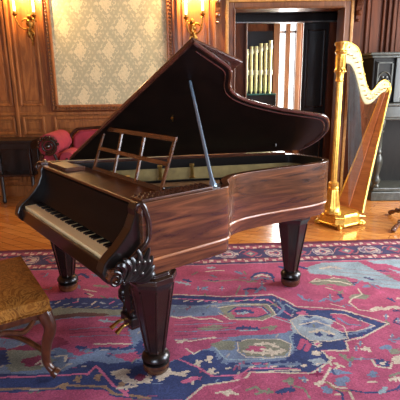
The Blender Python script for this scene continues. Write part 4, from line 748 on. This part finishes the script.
for x, y_ in ((.12,.06),(1.5,.06),(.12,.56),(1.5,.56)):
    mb = MB(); mb.tube(spline([(x,y_,.30),(x+.02,y_-.02,.2),(x-.01,y_,.08),(x+.01,y_-.02,.014)], 5), [.032-.0008*i for i in range(16)], 8); mb.build('leg', 'rose_dark', sf, smooth=True)
bo = MB(); my = Matrix.Translation((-1.60, 5.37, .64)) @ Matrix.Rotation(-PI/2, 4, 'X') @ Matrix.Rotation(0, 4, 'Z')
bo = MB().lathe([(.02,0),(.085,.008),(.1,.03),(.102,.3),(.085,.33),(.02,.335)], (0,0,0), 24, 0, my)
ob = thing('bolster_cushion', 'small round crimson bolster cushion lying against the left arm of the settee', 'cushion', (-1.60, 5.37, .535))
for v_ in bo.bm.verts: v_.co -= Vector((-1.60, 5.37, .535))
bo.build('bolster_cover', 'red', ob, smooth=True)
MB().lathe([(.001,0),(.016,.002),(.016,.01),(.001,.012)], (0,0,0), 12, 0, Matrix.Translation((0,-.012,.105)) @ Matrix.Rotation(-PI/2, 4, 'X')).build('button', 'rose_dark', ob, smooth=True)

# dark console table at the left wall
ct = thing('console_table', 'dark console table with a low shelf standing against the left wainscot', 'table', (-3.05, 5.72, 0))
MB().box(0, .92, -.02, .38, .80, .835).build('table_top', 'ebon', ct, bevel=.008)
MB().box(.03, .89, .01, .36, .72, .80).build('apron', 'ebon', ct, bevel=.004)
MB().box(.03, .89, .01, .36, .36, .385).build('shelf', 'rose_dark', ct, bevel=.004)
MB().box(.06, .86, .33, .35, .385, .72).build('back_panel', 'ebon', ct)
for x, y_ in ((.06,.04),(.46,.04),(.86,.04),(.06,.33),(.86,.33)):
    if True:
        mb = MB().lathe([(.02,.0),(.03,.03),(.02,.07),(.022,.1),(.025,.36)], (x,y_,0), 12); mb.lathe([(.02,.385),(.03,.42),(.018,.5),(.028,.6),(.02,.66),(.025,.72)], (x,y_,0), 12); mb.build('leg', 'ebon', ct, smooth=True)

# ---------------------------------------------------------------- stool at lower left
sl = thing('upholstered_stool', 'walnut stool with gold-brown brocade seat and cabriole legs in the near left corner', 'stool', (-1.142, 2.222, 0), PR-math.radians(5.5))
hx, hy = .23, .345
ms_ = MB(); n = 14; rr = []
g = [[None]*(n+1) for _ in range(n+1)]
for i in range(n+1):
    for j in range(n+1):
        u, v_ = -1+2*i/n, -1+2*j/n; z = .478+.04*(1-u**4)*(1-v_**4)
        g[i][j] = ms_.bm.verts.new((hx*u, hy*v_, z))
for i in range(n):
    for j in range(n): ms_.bm.faces.new((g[i][j], g[i+1][j], g[i+1][j+1], g[i][j+1]))
ed = [g[i][0] for i in range(n+1)]+[g[n][j] for j in range(1, n+1)]+[g[i][n] for i in range(n-1, -1, -1)]+[g[0][j] for j in range(n-1, 0, -1)]
lw = [ms_.bm.verts.new((v_.co.x*1.01, v_.co.y*1.01, .41)) for v_ in ed]
for i in range(len(ed)): j = (i+1) % len(ed); ms_.bm.faces.new((ed[i], lw[i], lw[j], ed[j]))
ms_.bm.faces.new(lw[::-1])
seat = ms_.build('seat', 'brocade', sl, smooth=True)
mb = MB(); c4 = [(-hx*1.015,-hy*1.015),(hx*1.015,-hy*1.015),(hx*1.015,hy*1.015),(-hx*1.015,hy*1.015)]
for a, b2 in zip(c4, c4[1:]+c4[:1]):
    k_ = int(math.dist(a, b2)/.016)
    for k in range(k_): t = (k+.5)/k_; mb.ball((a[0]+(b2[0]-a[0])*t, a[1]+(b2[1]-a[1])*t, .418), .0055, 6)
mb.build('nail_trim', 'bronze', seat)
MB().box(-hx+.02, hx-.02, -hy+.02, hy-.02, .365, .40).build('seat_rail', 'brown', sl, bevel=.008)
for sxx in (-1, 1):
    for syy in (-1, 1):
        X0, Y0 = sxx*(hx-.03), syy*(hy-.03); dd = Vector((sxx, syy, 0)).normalized()
        mb = MB(); q = [Vector((X0,Y0,.40)), Vector((X0,Y0,.37))+dd*.015, Vector((X0,Y0,.31))+dd*.03, Vector((X0,Y0,.22))-dd*.0, Vector((X0,Y0,.12))-dd*.015, Vector((X0,Y0,.07))+dd*.01, Vector((X0,Y0,.043))+dd*.045]
        p = spline(q, 5); nn_ = len(p); mb.tube(p, [.042-.022*min(1, i/(nn_*.72))+(.008 if i > nn_-5 else 0) for i in range(nn_)], 10); mb.ball(tuple(Vector((X0,Y0,.35))+dd*.03), .024, 8)
        mb.build('leg', 'brown', sl, smooth=True)
for sxx in (-1, 1):
    mb = MB(); mb.tube(spline([(sxx*(hx-.04), -hy+.04, .17), (sxx*(hx*.45), -hy*.45, .20), (0, 0, .19), (-sxx*(hx*.45), hy*.45, .20), (-sxx*(hx-.04), hy-.04, .17)], 6), .015, 8); mb.build('stretcher', 'brown', sl, smooth=True)
mb = MB(); mb.tube(spline([(hx-.03, -hy+.08, .372), (hx, -hy*.5, .345), (hx-.01, 0, .33), (hx, hy*.5, .345), (hx-.03, hy-.08, .372)], 5), .014, 6); mb.tube(spline([(-hx+.08, -hy+.02, .372), (-hx*.4, -hy, .335), (0, -hy, .36), (hx*.4, -hy, .335), (hx-.08, -hy+.02, .372)], 5), .013, 6); mb.build('carved_apron', 'brown', sl, smooth=True)

# ---------------------------------------------------------------- wall sconces
def sconce(x, z, label, arms, flip):
    t = thing('wall_sconce', label, 'sconce', (x, YW-.03, z), 0, 'figural wall sconces')
    mb = MB()
    # putto-like bronze figure: torso, head, tail of leaves
    mb.tube(spline([(0,-.03,-.30), (.012*flip,-.05,-.22), (-.02*flip,-.055,-.14), (.01*flip,-.06,-.06), (0,-.06,.0)], 5), [.007+.0016*i for i in range(21)], 8)
    mb.ball((.012*flip,-.07,.045), .03, 10); mb.ball((0,-.06,-.03), .045, 10, (1,.8,1.1)); mb.ball((-.01*flip,-.055,-.10), .036, 8)
    for s_ in (-1, 1): mb.tube(spline([(0,-.06,0), (s_*.05,-.07,.02), (s_*.09,-.08,-.01)], 4), .014, 6); mb.tube(spline([(0,-.05,-.1), (s_*.045,-.05,-.15), (s_*.01,-.045,-.2)], 4), .011, 6)
    mb.build('bronze_figure', 'bronze', t, smooth=True)
    mb = MB().box(-.03, .03, -.03, 0.0, -.16, .05); mb.build('back_plate', 'bronze', t, bevel=.01)
    for (cxx, cz) in arms:
        s_ = 1 if cxx > 0 else -1
        mb = MB(); p = spline([(0,-.05,-.07), (cxx*.35,-.09,-.10), (cxx*.75,-.11,-.06), (cxx,-.12,cz-.045)], 6); mb.tube(p, .0095, 8)
        mb.lathe([(.006,-.05),(.02,-.045),(.012,-.03),(.032,-.01),(.036,0),(.02,.002),(.018,.03),(.015,.032)], (cxx,-.12,cz), 16); ar = mb.build('arm', 'bronze', t, smooth=True)
        c_ = MB().lathe([(.0145,.03),(.0145,.15),(.009,.155)], (cxx,-.12,cz), 16).build('candle', 'candle', t, smooth=True)
        MB().lathe([(.006,.155),(.013,.17),(.016,.19),(.010,.215),(.002,.24)], (cxx,-.12,cz), 12).build('flame_bulb', 'flame', c_, smooth=True)
    return t
# the sconce reaches forward of the wall, so heights are taken a little lower than on the wall plane
sconce(-2.125, 2.30, 'left gilt bronze figural wall sconce with two candle lamps, beside the silk panel', ((-.15,.075),(.09,.06)), 1)
sconce(-.055, 2.22, 'right gilt bronze figural wall sconce with two candle lamps, above the piano lid', ((-.085,.085),(.125,.125)), -1)

# ---------------------------------------------------------------- light
def area(name, loc, rot, sx, sy, power, c):
    l = bpy.data.lights.new(name, 'AREA'); l.shape = 'RECTANGLE'; l.size = sx; l.size_y = sy; l.energy = power; l.color = c
    o = bpy.data.objects.new(name, l); col.objects.link(o); o.location = loc; o.rotation_euler = rot; return o
cool = (.88, .94, 1.0)
# daylight entering through the two right-hand windows and the one behind the camera
area('window_light', (XR-.02, 1.95, 1.95), (0, PI/2, 0), 2.5, 1.5, 110, cool)
area('window_light', (XR-.02, 4.35, 1.95), (0, PI/2, 0), 2.5, 1.5, 130, (1, .96, .88))
area('window_light', (-.6, YB+.02, 1.95), (PI/2, 0, 0), 2.0, 2.5, 62, cool)
area('window_light', (1.49, Yh-.03, 1.5), (-PI/2, 0, 0), .3, 1.9, 14, (1, .98, .92))
area('window_light', (2.39, 7.52, 1.75), (0, PI/2, 0), 1.7, .6, 60, (1, 1, .93))  # fill lamp added at the hall pane to brighten the pipes
# light of the candle lamps
for (x, z, p) in ((-2.275, 2.62, 15), (-2.035, 2.60, 27), (-.14, 2.56, 15), (.07, 2.60, 25)):
    l = bpy.data.lights.new('candle_light', 'POINT'); l.energy = p; l.color = (1, .62, .26); l.shadow_soft_size = .03
    o = bpy.data.objects.new('candle_light', l); col.objects.link(o); o.location = (x, YW-.17, z)
w = bpy.data.worlds.new('world'); sc.world = w; w.use_nodes = True
bg = w.node_tree.nodes['Background']; bg.inputs[0].default_value = (.6, .75, 1, 1); bg.inputs[1].default_value = .3

# ---------------------------------------------------------------- camera
cd = bpy.data.cameras.new('camera'); cam = bpy.data.objects.new('camera', cd); col.objects.link(cam)
cd.sensor_fit = 'HORIZONTAL'; cd.sensor_width = 36; cd.lens = 36*448.19/400; cd.clip_start = .05
pitch, roll = .257, -.0151
fwd = Vector((0, math.cos(pitch), -math.sin(pitch))); upv = Vector((0, math.sin(pitch), math.cos(pitch))); rt = Vector((1,0,0))
rt2 = rt*math.cos(roll)+upv*math.sin(roll)*1.0; up2 = -rt*math.sin(roll)*1.0+upv*math.cos(roll)
SIGN = 1
rt2 = rt*math.cos(roll)+upv*(SIGN*math.sin(roll)); up2 = upv*math.cos(roll)-rt*(SIGN*math.sin(roll))
mm = Matrix((rt2, up2, -fwd)).transposed().to_4x4(); mm.translation = Vector((0, 0, 1.5174)); cam.matrix_world = mm
sc.camera = cam
sc.view_settings.view_transform = 'Standard'; sc.view_settings.look = 'None'; sc.view_settings.gamma = 1; sc.view_settings.use_curve_mapping = False
sc.view_settings.exposure = 0.9
sc.cycles.use_denoising = True
sc.cycles.max_bounces = 6; sc.cycles.diffuse_bounces = 4; sc.cycles.sample_clamp_indirect = 6
